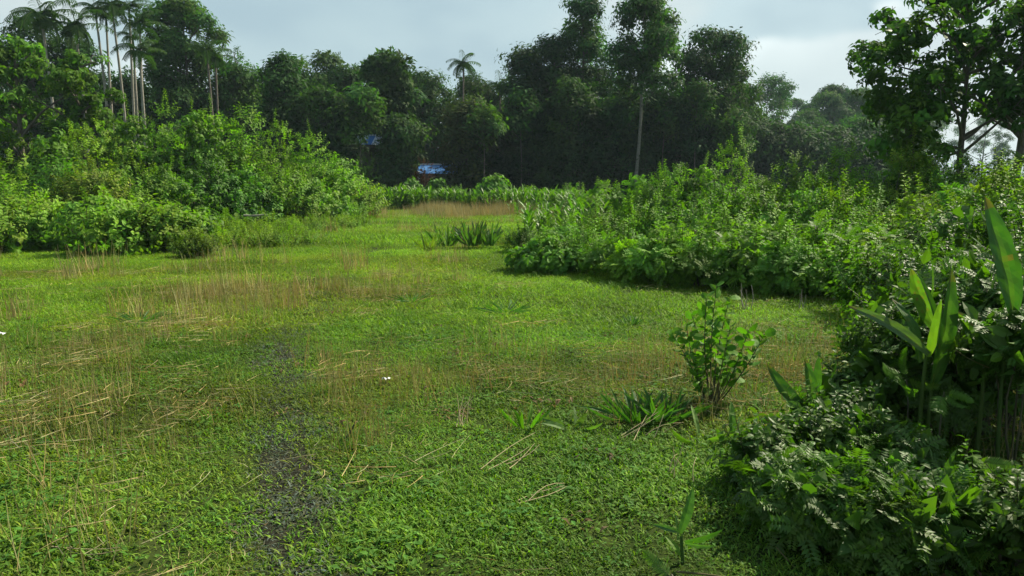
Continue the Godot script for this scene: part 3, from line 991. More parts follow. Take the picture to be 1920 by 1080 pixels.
	for i in 60:
		lobes.append(Vector4(60.0 + 3.6 * i + rf(-1, 1), rf(0.5, 2.5), rf(-240, -200), rf(2.0, 3.0)))
	var o := Node3D.new()
	o.name = "far_forest"
	add_child(o)
	tag(o, "dark mass of forest closing the view behind the tree trunks", "forest", "", "stuff")
	foliage("foliage", o, lobes, "bough", 4, 13000, 1.6, 2.6, dark, 1.0, "forest")
	# the near tree at the right edge
	var big := tree("near_tree", "near tree at the right edge with large hanging leaves against the sky", Vector3(11.847, 6.962, -20.00), {"width": 5.2, "base": 0.5, "lobes": 26, "lobe": 0.5, "sprig": "hanging", "variants": 3, "count": 800, "s0": 0.55, "s1": 0.95, "shape": "round", "col": Color(0.6, 0.72, 0.75), "trunk": 0.11, "flat": 0.7, "extra": [Vector4(-2.4, 4.0, 0.3, 0.5), Vector4(-2.0, 3.55, 0.0, 0.5), Vector4(-1.5, 3.4, 0.4, 0.5), Vector4(-2.2, 4.6, -0.3, 0.5), Vector4(-1.8, 5.2, 0.2, 0.5), Vector4(-0.9, 3.5, 0.6, 0.5)]})
	var spots := []
	for i in 34:
		var a := rf(0, TAU)
		var y := rf(3.3, 6.6)
		var r := 2.3 * sqrt(maxf(0.05, sin(PI * clampf((y - 2.9) / 4.4, 0.05, 1.0)))) * rf(0.85, 1.05)
		spots.append(Vector4(cos(a) * r, y, sin(a) * r, 0.35))
	single_leaves(big, spots, "heart", 290, 0.19, Color(0.5, 0.6, 0.68), Vector3(-0.5, 0, 0.8))
	tree("near_tree", "leaning second trunk tree at the right edge with drooping leaves", Vector3(12.460, 6.202, -19.00), {"width": 4.2, "base": 0.52, "lobes": 18, "lobe": 0.5, "sprig": "hanging", "variants": 3, "count": 520, "s0": 0.55, "s1": 0.9, "shape": "round", "col": Color(0.55, 0.68, 0.72), "trunk": 0.14, "lean": Vector3(0.06, 0, 0)})
	tree("slender_tree", "slender leaning stem with sparse leaves left of the near right tree", Vector3(10.328, 3.749, -19.00), {"width": 1.8, "base": 0.5, "lobes": 9, "lobe": 0.45, "sprig": "hanging", "variants": 2, "count": 90, "s0": 0.8, "s1": 1.1, "shape": "round", "col": Color(1.1, 1.15, 0.8), "trunk": 0.05, "lean": Vector3(-0.12, 0, 0)})

func build_houses() -> void:
	var tin := StandardMaterial3D.new()
	tin.resource_name = "blue painted tin"
	tin.albedo_texture = noise_picture(21, 0.02, Color(0.04, 0.12, 0.32), Color(0.10, 0.24, 0.46))
	tin.uv1_triplanar = true
	tin.roughness = 0.95
	tin.metallic_specular = 0.2
	var pale := StandardMaterial3D.new()
	pale.resource_name = "pale weathered tin"
	pale.albedo_texture = noise_picture(22, 0.02, Color(0.32, 0.40, 0.46), Color(0.62, 0.66, 0.68))
	pale.uv1_triplanar = true
	pale.roughness = 0.5
	var wood := bark_material("weathered boards", Color(0.10, 0.085, 0.07), Color(0.24, 0.21, 0.17))
	for e in [
		["tin_house", "small house behind the trees with white and blue tin roof", Vector3(-9.994, 4.458, -53.00), 2.6, 3.0, pale, tin],
		["tin_house", "low house with blue tin roof right of the red leaved shrub", Vector3(-5.683, 2.511, -57.00), 2.9, 2.6, tin, tin],
	]:
		var at: Vector3 = e[2]
		var top := at.y + 0.35
		var wide: float = e[3]
		var deep: float = e[4]
		var eave := top - 0.6
		var root := thing(e[0], e[1], "house", Vector3(at.x, 0, at.z - deep * 0.5), "tin roofed houses among the trees")
		for k in 4:
			var m := BoxMesh.new()
			m.size = Vector3(wide - 0.5, eave, 0.12) if k < 2 else Vector3(0.12, eave, deep - 0.74)
			var o := part("wall", m, wood, root)
			o.position = [Vector3(0, eave * 0.5, deep * 0.5 - 0.3), Vector3(0, eave * 0.5, -deep * 0.5 + 0.3), Vector3(wide * 0.5 - 0.31, eave * 0.5, 0), Vector3(-wide * 0.5 + 0.31, eave * 0.5, 0)][k]
		var door := BoxMesh.new()
		door.size = Vector3(0.85, minf(1.75, eave - 0.15), 0.05)
		var dn := part("door", door, mats.stem, root)
		dn.position = Vector3(-wide * 0.2, door.size.y * 0.5, deep * 0.5 - 0.21)
		var win := BoxMesh.new()
		win.size = Vector3(0.9, 0.6, 0.05)
		var wn := part("window", win, mats.stem, root)
		wn.position = Vector3(wide * 0.2, eave - 0.6, deep * 0.5 - 0.21)
		# corrugated sheets, three on each slope
		for side: float in [1.0, -1.0]:
			for j in 5:
				var sh := Shape.new()
				var w := wide / 5.0
				var x0 := -wide * 0.5 + j * w
				var steps := 16
				for q in steps:
					var xa := x0 + w * q / steps
					var xb := x0 + w * (q + 1) / steps
					var ya := 0.025 * (q % 2)
					var yb := 0.025 * ((q + 1) % 2)
					var r := deep * 0.5 + 0.3
					var a := Vector3(xa, top + ya, 0)
					var b := Vector3(xb, top + yb, 0)
					var c := Vector3(xa, eave - 0.1 + ya, side * r)
					var d := Vector3(xb, eave - 0.1 + yb, side * r)
					sh.tri(a, b, c, Color.WHITE); sh.tri(b, d, c, Color.WHITE)
					var down := Vector3(0, -0.012, 0)
					sh.tri(c + down, b + down, a + down, Color.WHITE); sh.tri(c + down, d + down, b + down, Color.WHITE)
				part("roof_sheet", sh.mesh(), e[5] if (j * 7 + int(side)) % 3 != 0 else e[6], root)
		var beam := BoxMesh.new()
		beam.size = Vector3(wide + 0.1, 0.08, 0.16)
		part("ridge_cap", beam, pale, root).position = Vector3(0, top + 0.05, 0)
	# lean-to of pale sheets left of the red shrub
	var lt := thing("lean_to", "open lean-to with sloping pale roof edge left of the red leaved shrub", "shed", Vector3(-7.813, 1.131, -56.00) * Vector3(1, 0, 1))
	var sheet := BoxMesh.new()
	sheet.size = Vector3(1.9, 0.07, 2.0)
	var roof := part("roof", sheet, pale, lt)
	roof.position = Vector3(0, 2.55, -1.0)
	roof.rotation.z = -0.28
	for x: float in [-0.8, 0.75]:
		for z: float in [-0.2, -1.8]:
			var p := Shape.new()
			p.tube(PackedVector3Array([Vector3(x, 0, z), Vector3(x, 2.5 - x * 0.28, z)]), 0.05, 0.045, Color.WHITE, 6)
			part("post", p.mesh(), mats.pale_bark, lt)
	var tarp := BoxMesh.new()
	tarp.size = Vector3(1.2, 0.7, 0.04)
	var tp := part("tarpaulin", tarp, pale, lt)
	tp.position = Vector3(0.3, 1.75, -0.6)
	tp.rotation.z = -0.3
	shrub("red_shrub", "round shrub with dark red leaves between the two tin roofs", Vector3(-5.502, 2.905, -47.00), 1.35, {"lobes": 8, "count": 260, "col": Color(0.42, 0.075, 0.35), "mat": "forest", "shoots": 0, "s0": 0.6, "s1": 0.9})
	tree("pale_stem", "pale flaking tree stem beside the sloping shed roof", Vector3(-8.217, 4.458, -53.00), {"width": 1.2, "base": 0.7, "lobes": 5, "lobe": 0.4, "count": 40, "bark": "pale_bark", "trunk": 0.14, "col": Color(1, 1, 1)})

func build_left_thicket() -> void:
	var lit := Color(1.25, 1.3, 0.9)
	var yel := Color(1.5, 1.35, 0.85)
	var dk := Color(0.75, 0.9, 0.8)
	for e in [
		# crest of the mound, left to right
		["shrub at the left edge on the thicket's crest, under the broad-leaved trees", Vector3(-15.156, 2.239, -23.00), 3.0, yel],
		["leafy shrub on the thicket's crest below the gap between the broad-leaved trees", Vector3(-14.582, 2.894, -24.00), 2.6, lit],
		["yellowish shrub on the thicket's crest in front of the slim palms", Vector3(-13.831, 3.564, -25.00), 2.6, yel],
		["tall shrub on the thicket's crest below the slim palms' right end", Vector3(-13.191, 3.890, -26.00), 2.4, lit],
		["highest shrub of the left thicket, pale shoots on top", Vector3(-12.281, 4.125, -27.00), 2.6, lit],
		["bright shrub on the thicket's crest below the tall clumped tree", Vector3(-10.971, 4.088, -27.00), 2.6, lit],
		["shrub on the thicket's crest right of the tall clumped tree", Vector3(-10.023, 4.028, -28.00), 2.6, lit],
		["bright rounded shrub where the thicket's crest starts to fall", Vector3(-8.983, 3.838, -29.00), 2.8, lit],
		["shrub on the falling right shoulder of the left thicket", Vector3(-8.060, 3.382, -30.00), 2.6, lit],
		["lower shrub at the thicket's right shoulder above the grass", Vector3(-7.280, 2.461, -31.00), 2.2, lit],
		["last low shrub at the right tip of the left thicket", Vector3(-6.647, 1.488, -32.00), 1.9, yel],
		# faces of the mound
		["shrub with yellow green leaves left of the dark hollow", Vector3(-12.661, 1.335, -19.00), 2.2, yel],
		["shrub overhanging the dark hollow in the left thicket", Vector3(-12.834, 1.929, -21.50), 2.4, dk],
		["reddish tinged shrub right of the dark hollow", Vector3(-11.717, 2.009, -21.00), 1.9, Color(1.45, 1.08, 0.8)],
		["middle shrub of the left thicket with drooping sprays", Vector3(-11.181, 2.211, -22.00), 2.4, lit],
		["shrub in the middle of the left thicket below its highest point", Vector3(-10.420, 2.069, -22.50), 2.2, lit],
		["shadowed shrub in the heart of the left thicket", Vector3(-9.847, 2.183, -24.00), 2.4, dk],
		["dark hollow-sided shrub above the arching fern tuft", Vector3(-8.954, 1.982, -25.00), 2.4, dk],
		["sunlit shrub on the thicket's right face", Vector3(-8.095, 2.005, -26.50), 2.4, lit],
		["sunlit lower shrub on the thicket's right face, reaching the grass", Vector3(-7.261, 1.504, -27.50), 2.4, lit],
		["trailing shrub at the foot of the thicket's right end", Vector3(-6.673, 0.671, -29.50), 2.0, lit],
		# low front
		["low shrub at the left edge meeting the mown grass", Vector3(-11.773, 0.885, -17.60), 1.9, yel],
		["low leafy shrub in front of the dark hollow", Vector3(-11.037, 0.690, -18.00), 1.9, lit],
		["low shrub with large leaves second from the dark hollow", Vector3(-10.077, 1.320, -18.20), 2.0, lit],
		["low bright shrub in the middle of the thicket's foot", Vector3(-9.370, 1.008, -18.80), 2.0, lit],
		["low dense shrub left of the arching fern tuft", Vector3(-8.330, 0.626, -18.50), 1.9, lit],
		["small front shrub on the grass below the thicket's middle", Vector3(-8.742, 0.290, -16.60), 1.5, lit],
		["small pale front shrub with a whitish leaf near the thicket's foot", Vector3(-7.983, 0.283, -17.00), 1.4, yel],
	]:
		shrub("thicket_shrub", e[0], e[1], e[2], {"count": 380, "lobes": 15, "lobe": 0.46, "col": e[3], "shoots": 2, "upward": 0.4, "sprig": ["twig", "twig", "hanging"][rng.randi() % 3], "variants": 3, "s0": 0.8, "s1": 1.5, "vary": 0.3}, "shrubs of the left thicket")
	# arching tuft in the shade, and the weeds that run out on the grass
	var f := fern("arching_fern", "tuft of arching fern fronds in the thicket's dark notch", on_ground(Vector3(-8.738, 0.145, -23.00) * Vector3(1, 0, 1)), 13, 1.15, Color(0.85, 0.95, 0.8), 0.75)
	f.position.y = 0.3
	fern("arching_fern", "yellowish fern tuft beside the fallen pale stick", on_ground(Vector3(-8.181, 0.176, -22.50) * Vector3(1, 0, 1)), 8, 0.8, Color(1.3, 1.2, 0.8), 0.7).position.y = 0.15
	var st := Shape.new()
	var p := Vector3(-7.852, 0.568, -23.00)
	st.tube(bend(Vector3(-0.35, 0, 0), Vector3(0.35, 0.03, 0), 0.02), 0.035, 0.02, Color(1, 1, 1), 6)
	var stick := part("fallen_stick", st.mesh(), mats.pale_bark, self)
	stick.position = p
	tag(stick, "short pale stick caught beside the fern tuft at the thicket's edge", "stick")
	for e in [
		["patch of low weeds left in front of the thicket's right face", Vector3(-8.672, 0.193, -20.00), 1.7], ["patch of low pale weeds below the arching fern tuft", Vector3(-8.129, 0.241, -21.00), 3.0],
		["patch of low bright weeds in the middle of the grass apron", Vector3(-7.325, 0.316, -21.50), 3.0], ["patch of low weeds at the right of the grass apron", Vector3(-6.624, 0.336, -22.50), 2.8],
		["patch of low weeds at the apron's far right next to the track", Vector3(-6.170, 0.223, -24.50), 2.6], ["spreading weed patch nearest the viewer on the grass apron", Vector3(-6.668, 0.051, -18.00), 2.4],
		["thin weed patch on the apron's front edge right of the twiggy weed", Vector3(-5.799, 0.008, -18.50), 1.9], ["weed patch between the thicket foot and the apron", Vector3(-9.203, 0.442, -22.00), 1.8],
		["twiggy dark weed standing alone on the apron's front corner", Vector3(-6.482, 0.121, -15.40), 0.9],
		["weed patch in the grass left of the worn track's far bend", Vector3(-5.721, 0.047, -26.00), 1.8],
	]:
		shrub("weed_patch", e[0], e[1], e[2], {"count": 260, "lobes": 13, "lobe": 0.22, "col": Color(1.3, 1.2, 0.85) if not "dark" in e[0] else Color(0.9, 0.8, 0.8), "shoots": 3, "s0": 0.45, "s1": 0.75, "category": "weeds", "upward": 1.0, "mat": "grass"}, "low weeds on the grass apron")

func build_right_thicket() -> void:
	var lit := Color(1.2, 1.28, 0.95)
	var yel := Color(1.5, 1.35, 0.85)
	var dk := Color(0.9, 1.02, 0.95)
	var gr := "shrubs of the right thicket"
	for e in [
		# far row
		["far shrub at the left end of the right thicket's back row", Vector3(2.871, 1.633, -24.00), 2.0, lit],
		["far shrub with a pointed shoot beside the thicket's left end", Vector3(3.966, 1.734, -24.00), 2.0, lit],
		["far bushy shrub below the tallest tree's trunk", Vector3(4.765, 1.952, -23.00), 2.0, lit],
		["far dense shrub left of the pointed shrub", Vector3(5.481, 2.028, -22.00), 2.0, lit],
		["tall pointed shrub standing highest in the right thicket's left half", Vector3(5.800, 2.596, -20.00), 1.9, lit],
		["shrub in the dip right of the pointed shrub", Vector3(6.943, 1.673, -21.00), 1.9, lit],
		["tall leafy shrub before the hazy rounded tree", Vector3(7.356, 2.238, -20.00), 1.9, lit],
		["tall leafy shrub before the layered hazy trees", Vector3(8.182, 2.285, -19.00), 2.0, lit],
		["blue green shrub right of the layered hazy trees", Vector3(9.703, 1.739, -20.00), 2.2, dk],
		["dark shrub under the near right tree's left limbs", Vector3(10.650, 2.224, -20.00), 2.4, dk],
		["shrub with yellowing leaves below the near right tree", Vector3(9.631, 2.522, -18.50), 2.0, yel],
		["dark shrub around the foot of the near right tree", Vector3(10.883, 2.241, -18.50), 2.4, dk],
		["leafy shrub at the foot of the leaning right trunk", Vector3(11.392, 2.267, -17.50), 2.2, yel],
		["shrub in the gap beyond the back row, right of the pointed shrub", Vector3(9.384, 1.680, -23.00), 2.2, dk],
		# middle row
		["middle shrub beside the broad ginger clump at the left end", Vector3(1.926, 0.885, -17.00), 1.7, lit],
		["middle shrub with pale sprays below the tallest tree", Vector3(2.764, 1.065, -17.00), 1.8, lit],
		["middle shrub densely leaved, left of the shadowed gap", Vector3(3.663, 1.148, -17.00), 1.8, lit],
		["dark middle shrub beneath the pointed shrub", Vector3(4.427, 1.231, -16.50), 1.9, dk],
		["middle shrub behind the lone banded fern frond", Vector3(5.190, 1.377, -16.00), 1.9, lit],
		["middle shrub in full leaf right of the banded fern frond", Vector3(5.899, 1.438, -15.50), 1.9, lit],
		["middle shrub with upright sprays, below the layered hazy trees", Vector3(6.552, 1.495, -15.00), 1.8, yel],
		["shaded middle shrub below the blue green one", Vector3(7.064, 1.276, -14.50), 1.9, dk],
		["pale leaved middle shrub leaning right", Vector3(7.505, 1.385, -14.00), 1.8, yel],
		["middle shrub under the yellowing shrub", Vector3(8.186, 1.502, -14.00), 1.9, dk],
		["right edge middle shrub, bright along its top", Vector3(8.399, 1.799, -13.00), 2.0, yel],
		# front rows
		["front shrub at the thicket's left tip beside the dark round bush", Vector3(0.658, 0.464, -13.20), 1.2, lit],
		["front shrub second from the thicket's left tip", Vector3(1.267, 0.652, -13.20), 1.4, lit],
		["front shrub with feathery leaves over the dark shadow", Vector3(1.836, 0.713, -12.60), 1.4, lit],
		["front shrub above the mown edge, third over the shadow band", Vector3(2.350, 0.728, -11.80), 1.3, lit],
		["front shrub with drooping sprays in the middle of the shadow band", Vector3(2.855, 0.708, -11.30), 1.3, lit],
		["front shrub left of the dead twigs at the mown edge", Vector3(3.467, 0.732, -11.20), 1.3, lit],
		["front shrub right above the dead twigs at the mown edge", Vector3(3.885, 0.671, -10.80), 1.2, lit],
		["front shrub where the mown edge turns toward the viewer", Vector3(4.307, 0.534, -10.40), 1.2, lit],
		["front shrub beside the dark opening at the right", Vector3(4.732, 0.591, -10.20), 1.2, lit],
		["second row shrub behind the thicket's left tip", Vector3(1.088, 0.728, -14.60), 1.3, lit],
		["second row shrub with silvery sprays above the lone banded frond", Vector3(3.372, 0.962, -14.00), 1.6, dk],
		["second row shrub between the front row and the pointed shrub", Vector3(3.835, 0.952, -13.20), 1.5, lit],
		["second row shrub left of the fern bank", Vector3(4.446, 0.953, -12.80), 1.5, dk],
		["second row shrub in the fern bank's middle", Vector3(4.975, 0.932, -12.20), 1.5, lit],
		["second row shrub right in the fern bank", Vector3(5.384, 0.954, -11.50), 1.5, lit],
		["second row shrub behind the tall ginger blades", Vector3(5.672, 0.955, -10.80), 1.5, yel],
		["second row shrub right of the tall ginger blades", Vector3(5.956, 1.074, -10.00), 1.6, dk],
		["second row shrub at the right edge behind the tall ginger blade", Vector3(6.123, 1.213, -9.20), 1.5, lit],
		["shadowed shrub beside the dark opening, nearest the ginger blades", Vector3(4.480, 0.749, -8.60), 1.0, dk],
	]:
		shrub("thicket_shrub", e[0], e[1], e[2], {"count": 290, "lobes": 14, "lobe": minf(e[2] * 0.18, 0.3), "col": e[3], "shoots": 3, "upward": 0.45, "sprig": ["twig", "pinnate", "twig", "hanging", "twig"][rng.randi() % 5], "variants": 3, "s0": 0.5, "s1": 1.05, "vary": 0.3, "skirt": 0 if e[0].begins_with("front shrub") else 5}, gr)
	# ferns between them
	for e in [
		["lone banded fern frond tuft upright in the thicket's shade", Vector3(3.889, 0.833, -10.90), 3, 0.55, 0.2], ["fern tuft leaning out over the front shrubs left of the bank", Vector3(3.132, 0.708, -11.00), 7, 0.55, 0.9],
		["fern tuft in the fern bank, paler fronds to the right", Vector3(4.440, 0.798, -9.90), 8, 0.6, 0.85], ["fern tuft in the fern bank beside the ginger blades", Vector3(4.682, 0.872, -9.40), 8, 0.6, 0.85],
		["fern tuft over the dark opening at the right", Vector3(4.236, 0.665, -8.00), 8, 0.5, 0.95], ["fern tuft below the thicket's right edge shrub", Vector3(5.254, 0.871, -9.00), 8, 0.6, 0.8], ["silvery fern tuft high in the thicket's middle", Vector3(4.614, 0.879, -11.40), 8, 0.6, 0.9],
	]:
		fern("thicket_fern", e[0], e[1], e[2], e[3], Color(1.0, 1.1, 0.95), e[4])
	# far hedge of gingers across the field's end
	for e in [
		[Vector3(-7.328, 1.265, -40.00), "leftmost ginger clump of the far hedge beside the left thicket's tip"], [Vector3(-6.498, 1.371, -41.00), "ginger clump of the far hedge in front of the pale stem"], [Vector3(-5.487, 1.371, -41.00), "ginger clump of the far hedge below the sloping shed roof"],
		[Vector3(-4.530, 1.397, -41.50), "ginger clump of the far hedge under the red leaved shrub"], [Vector3(-3.466, 1.314, -41.00), "ginger clump of the far hedge under the blue tin roof"], [Vector3(-2.456, 1.257, -41.00), "ginger clump of the far hedge right of the blue tin roof"],
		[Vector3(-1.427, 1.261, -40.50), "ginger clump of the far hedge left of the round leaved bush"], [Vector3(-0.423, 1.321, -40.00), "ginger clump of the far hedge under the round leaved bush"], [Vector3(0.550, 1.274, -39.00), "ginger clump of the far hedge where it nears the right thicket"],
		[Vector3(1.473, 1.282, -38.00), "ginger clump of the far hedge left of the dark stand's foot"], [Vector3(2.283, 1.248, -36.00), "ginger clump at the far hedge's right end"], [Vector3(2.996, 1.220, -34.00), "ginger clump where the far hedge meets the right thicket"],
		[Vector3(-7.053, 0.772, -37.00), "low ginger clump stepping forward at the far hedge's left end"], [Vector3(0.961, 0.696, -34.00), "low ginger clump stepping forward at the far hedge's right half"],
	]:
		cane_clump("hedge_ginger", e[1], e[0], 26, 2.2, Color(1.0, 1.12, 0.85), "gingers of the far hedge")
	for e in [
		["dark bush hiding the wall below the white-blue roof", Vector3(-9.198, 3.231, -49.00), 2.2], ["low leafy bush at the far hedge's left end behind the gingers", Vector3(-7.878, 1.240, -43.00), 2.4], ["round leaved bush standing above the far hedge's middle", Vector3(-1.034, 1.805, -42.00), 1.9], ["leafy filler bush in the far hedge's middle", Vector3(-3.295, 1.125, -42.50), 2.6],
		["leafy filler bush at the far hedge's right half", Vector3(0.713, 1.261, -40.50), 2.6], ["tall round leaved bush in the shade left of the far hedge", Vector3(-8.833, 2.710, -40.00), 2.0], ["young round leaved sapling before the red leaved shrub", Vector3(-5.822, 1.569, -44.00), 1.1],
		["young round leaved sapling right of the red leaved shrub", Vector3(-4.460, 1.508, -44.00), 1.0], ["leafy bush at the far hedge's right end by the dark stand", Vector3(2.810, 1.388, -38.00), 2.4],
	]:
		shrub("hedge_bush", e[0], e[1], e[2], {"count": 240, "lobes": 8, "col": Color(1.0, 1.12, 0.88), "shoots": 2, "variants": 2, "s0": 0.8, "s1": 1.4, "sprig": "hanging" if "round" in e[0] else "twig"}, "bushes of the far hedge")
	for e in [
		["broad ginger clump at the right thicket's left end, blades fanned", Vector3(1.142, 1.002, -19.00), 20, 1.7], ["ginger clump behind the broad one, higher and brighter", Vector3(1.942, 1.108, -22.00), 18, 1.7], ["ginger clump between the far hedge and the right thicket", Vector3(1.019, 0.726, -24.00), 16, 1.5],
	]:
		cane_clump("thicket_ginger", e[0], e[1], e[2], e[3], Color(0.95, 1.1, 0.85), "gingers at the right thicket's left end")

func build_field_plants() -> void:
	# gingers left standing in the field
	tuft("field_ginger", "dark upright ginger tuft standing in the middle of the field", Vector3(-0.95, 0, -17.71), 30, 0.7, 0.4, 0.08, Color(0.05, 0.115, 0.03))
	tuft("field_ginger", "smaller ginger tuft left of the dark upright one", Vector3(-1.54, 0, -17.71), 20, 0.62, 0.36, 0.075, Color(0.075, 0.17, 0.03))
	tuft("field_ginger", "yellowing low ginger tuft at the left end of the field group", Vector3(-1.90, 0, -17.17), 12, 0.4, 0.3, 0.06, Color(0.13, 0.19, 0.03))
	tuft("field_ginger", "leafy ginger tuft close right of the dark upright one", Vector3(-0.53, 0, -17.71), 18, 0.62, 0.32, 0.08, Color(0.065, 0.15, 0.03))
	shrub("round_bush", "dark round bush standing alone right of the field gingers", Vector3(0.215, 0.454, -16.80), 0.62, {"count": 200, "lobes": 8, "lobe": 0.2, "col": Color(0.6, 0.75, 0.75), "shoots": 2, "s0": 0.4, "s1": 0.65})
	shrub("trailing_weed", "pale trailing weed spilling right from the dark round bush", Vector3(0.560, 0.271, -16.40), 0.8, {"count": 110, "lobes": 6, "lobe": 0.17, "col": Color(1.1, 1.15, 0.9), "shoots": 0, "s0": 0.4, "s1": 0.6})
	# small gingers near
	tuft("small_ginger", "small bright ginger seedling alone in the short grass", Vector3(0.09, 0, -4.68), 7, 0.21, 0.12, 0.032, Color(0.10, 0.23, 0.02))
	tuft("small_ginger", "flat pale seedling with few leaves right of the bright ginger seedling", Vector3(0.40, 0, -4.70), 5, 0.12, 0.17, 0.045, Color(0.11, 0.19, 0.05))
	tuft("cut_ginger", "wide dark tuft of cut ginger blades left of the sapling", Vector3(0.84, 0, -4.85), 34, 0.2, 0.26, 0.028, Color(0.05, 0.13, 0.025))
	tuft("cut_ginger", "right half of the cut ginger stand, one blade lit yellow", Vector3(1.02, 0, -4.88), 24, 0.2, 0.22, 0.028, Color(0.06, 0.15, 0.025))
	tuft("small_ginger", "three leaved ginger seedling in front of the sapling", Vector3(1.18, 0, -4.46), 4, 0.2, 0.22, 0.05, Color(0.10, 0.2, 0.03))
	tuft("small_ginger", "drooping ginger seedling right of the three leaved one", Vector3(1.36, 0, -4.48), 4, 0.2, 0.2, 0.055, Color(0.085, 0.18, 0.03))
	tuft("small_ginger", "dark low tuft of broad grass blades in the left of the field", Vector3(-4.13, 0, -8.21), 40, 0.13, 0.3, 0.014, Color(0.06, 0.17, 0.025))
	tuft("small_ginger", "low dark green tuft in the grass beyond the straw patch", Vector3(-0.07, 0, -9.03), 40, 0.13, 0.32, 0.014, Color(0.06, 0.16, 0.03))
	tuft("small_ginger", "tiny dark weed on the mown grass before the right thicket", Vector3(1.32, 0, -8.21), 20, 0.12, 0.12, 0.014, Color(0.05, 0.13, 0.03))
	tuft("small_ginger", "low leafy weed in the grass left of the stubble patch", Vector3(-1.32, 0, -9.67), 28, 0.13, 0.24, 0.014, Color(0.06, 0.16, 0.03))
	# the sapling
	var g := on_ground(Vector3(1.45, 0, -5.27))
	var sap := thing("sapling", "young round leaved sapling standing alone on the mown grass", "sapling", g)
	var tips := []
	for e in [[0.0, 0.0, 0.86], [-0.06, 0.04, 0.80], [0.09, -0.05, 0.76], [-0.17, 0.05, 0.6], [-0.22, -0.08, 0.5], [0.16, 0.08, 0.56], [0.27, 0.02, 0.52], [0.05, 0.12, 0.6], [-0.1, -0.12, 0.62], [0.1, -0.14, 0.4], [-0.13, 0.12, 0.36]]:
		var s := Shape.new()
		var tip := Vector3(e[0] * 1.3, e[2], e[1] * 1.3)
		var path := bend(Vector3(e[0] * 0.12, -0.02, e[1] * 0.12), tip, 0.03, 6)
		s.tube(path, 0.006, 0.002, Color.WHITE, 5)
		part("stem", s.mesh(), mats.stem, sap)
		for i in 22:
			var t := lerpf(0.34, 1.0, i / 21.0)
			var f := t * 5.0
			var j := mini(int(f), 4)
			var p: Vector3 = path[j].lerp(path[j + 1], f - j)
			var a := i * 2.4 + rf(-0.5, 0.5)
			var m := part("leaf", sprigs["%s%d" % [["round", "oval"][rng.randi() % 2], rng.randi() % 4]], leaf_tint(Color(0.9, 1.0, 0.85), 5, "leaf"), sap)
			m.transform = Transform3D(facing(Vector3(cos(a), rf(0.1, 1.0), sin(a)), rf(0, TAU), rf(0.06, 0.095)), p)
	for i in 16:
		var a := rf(0, TAU)
		var s := Shape.new()
		s.tube(bend(Vector3(cos(a) * 0.04, 0, sin(a) * 0.04), Vector3(cos(a) * rf(0.08, 0.25), rf(0.2, 0.5), sin(a) * rf(0.08, 0.25)), 0.03), 0.004, 0.0015, Color.WHITE, 4)
		part("stem", s.mesh(), mats.stem, sap)

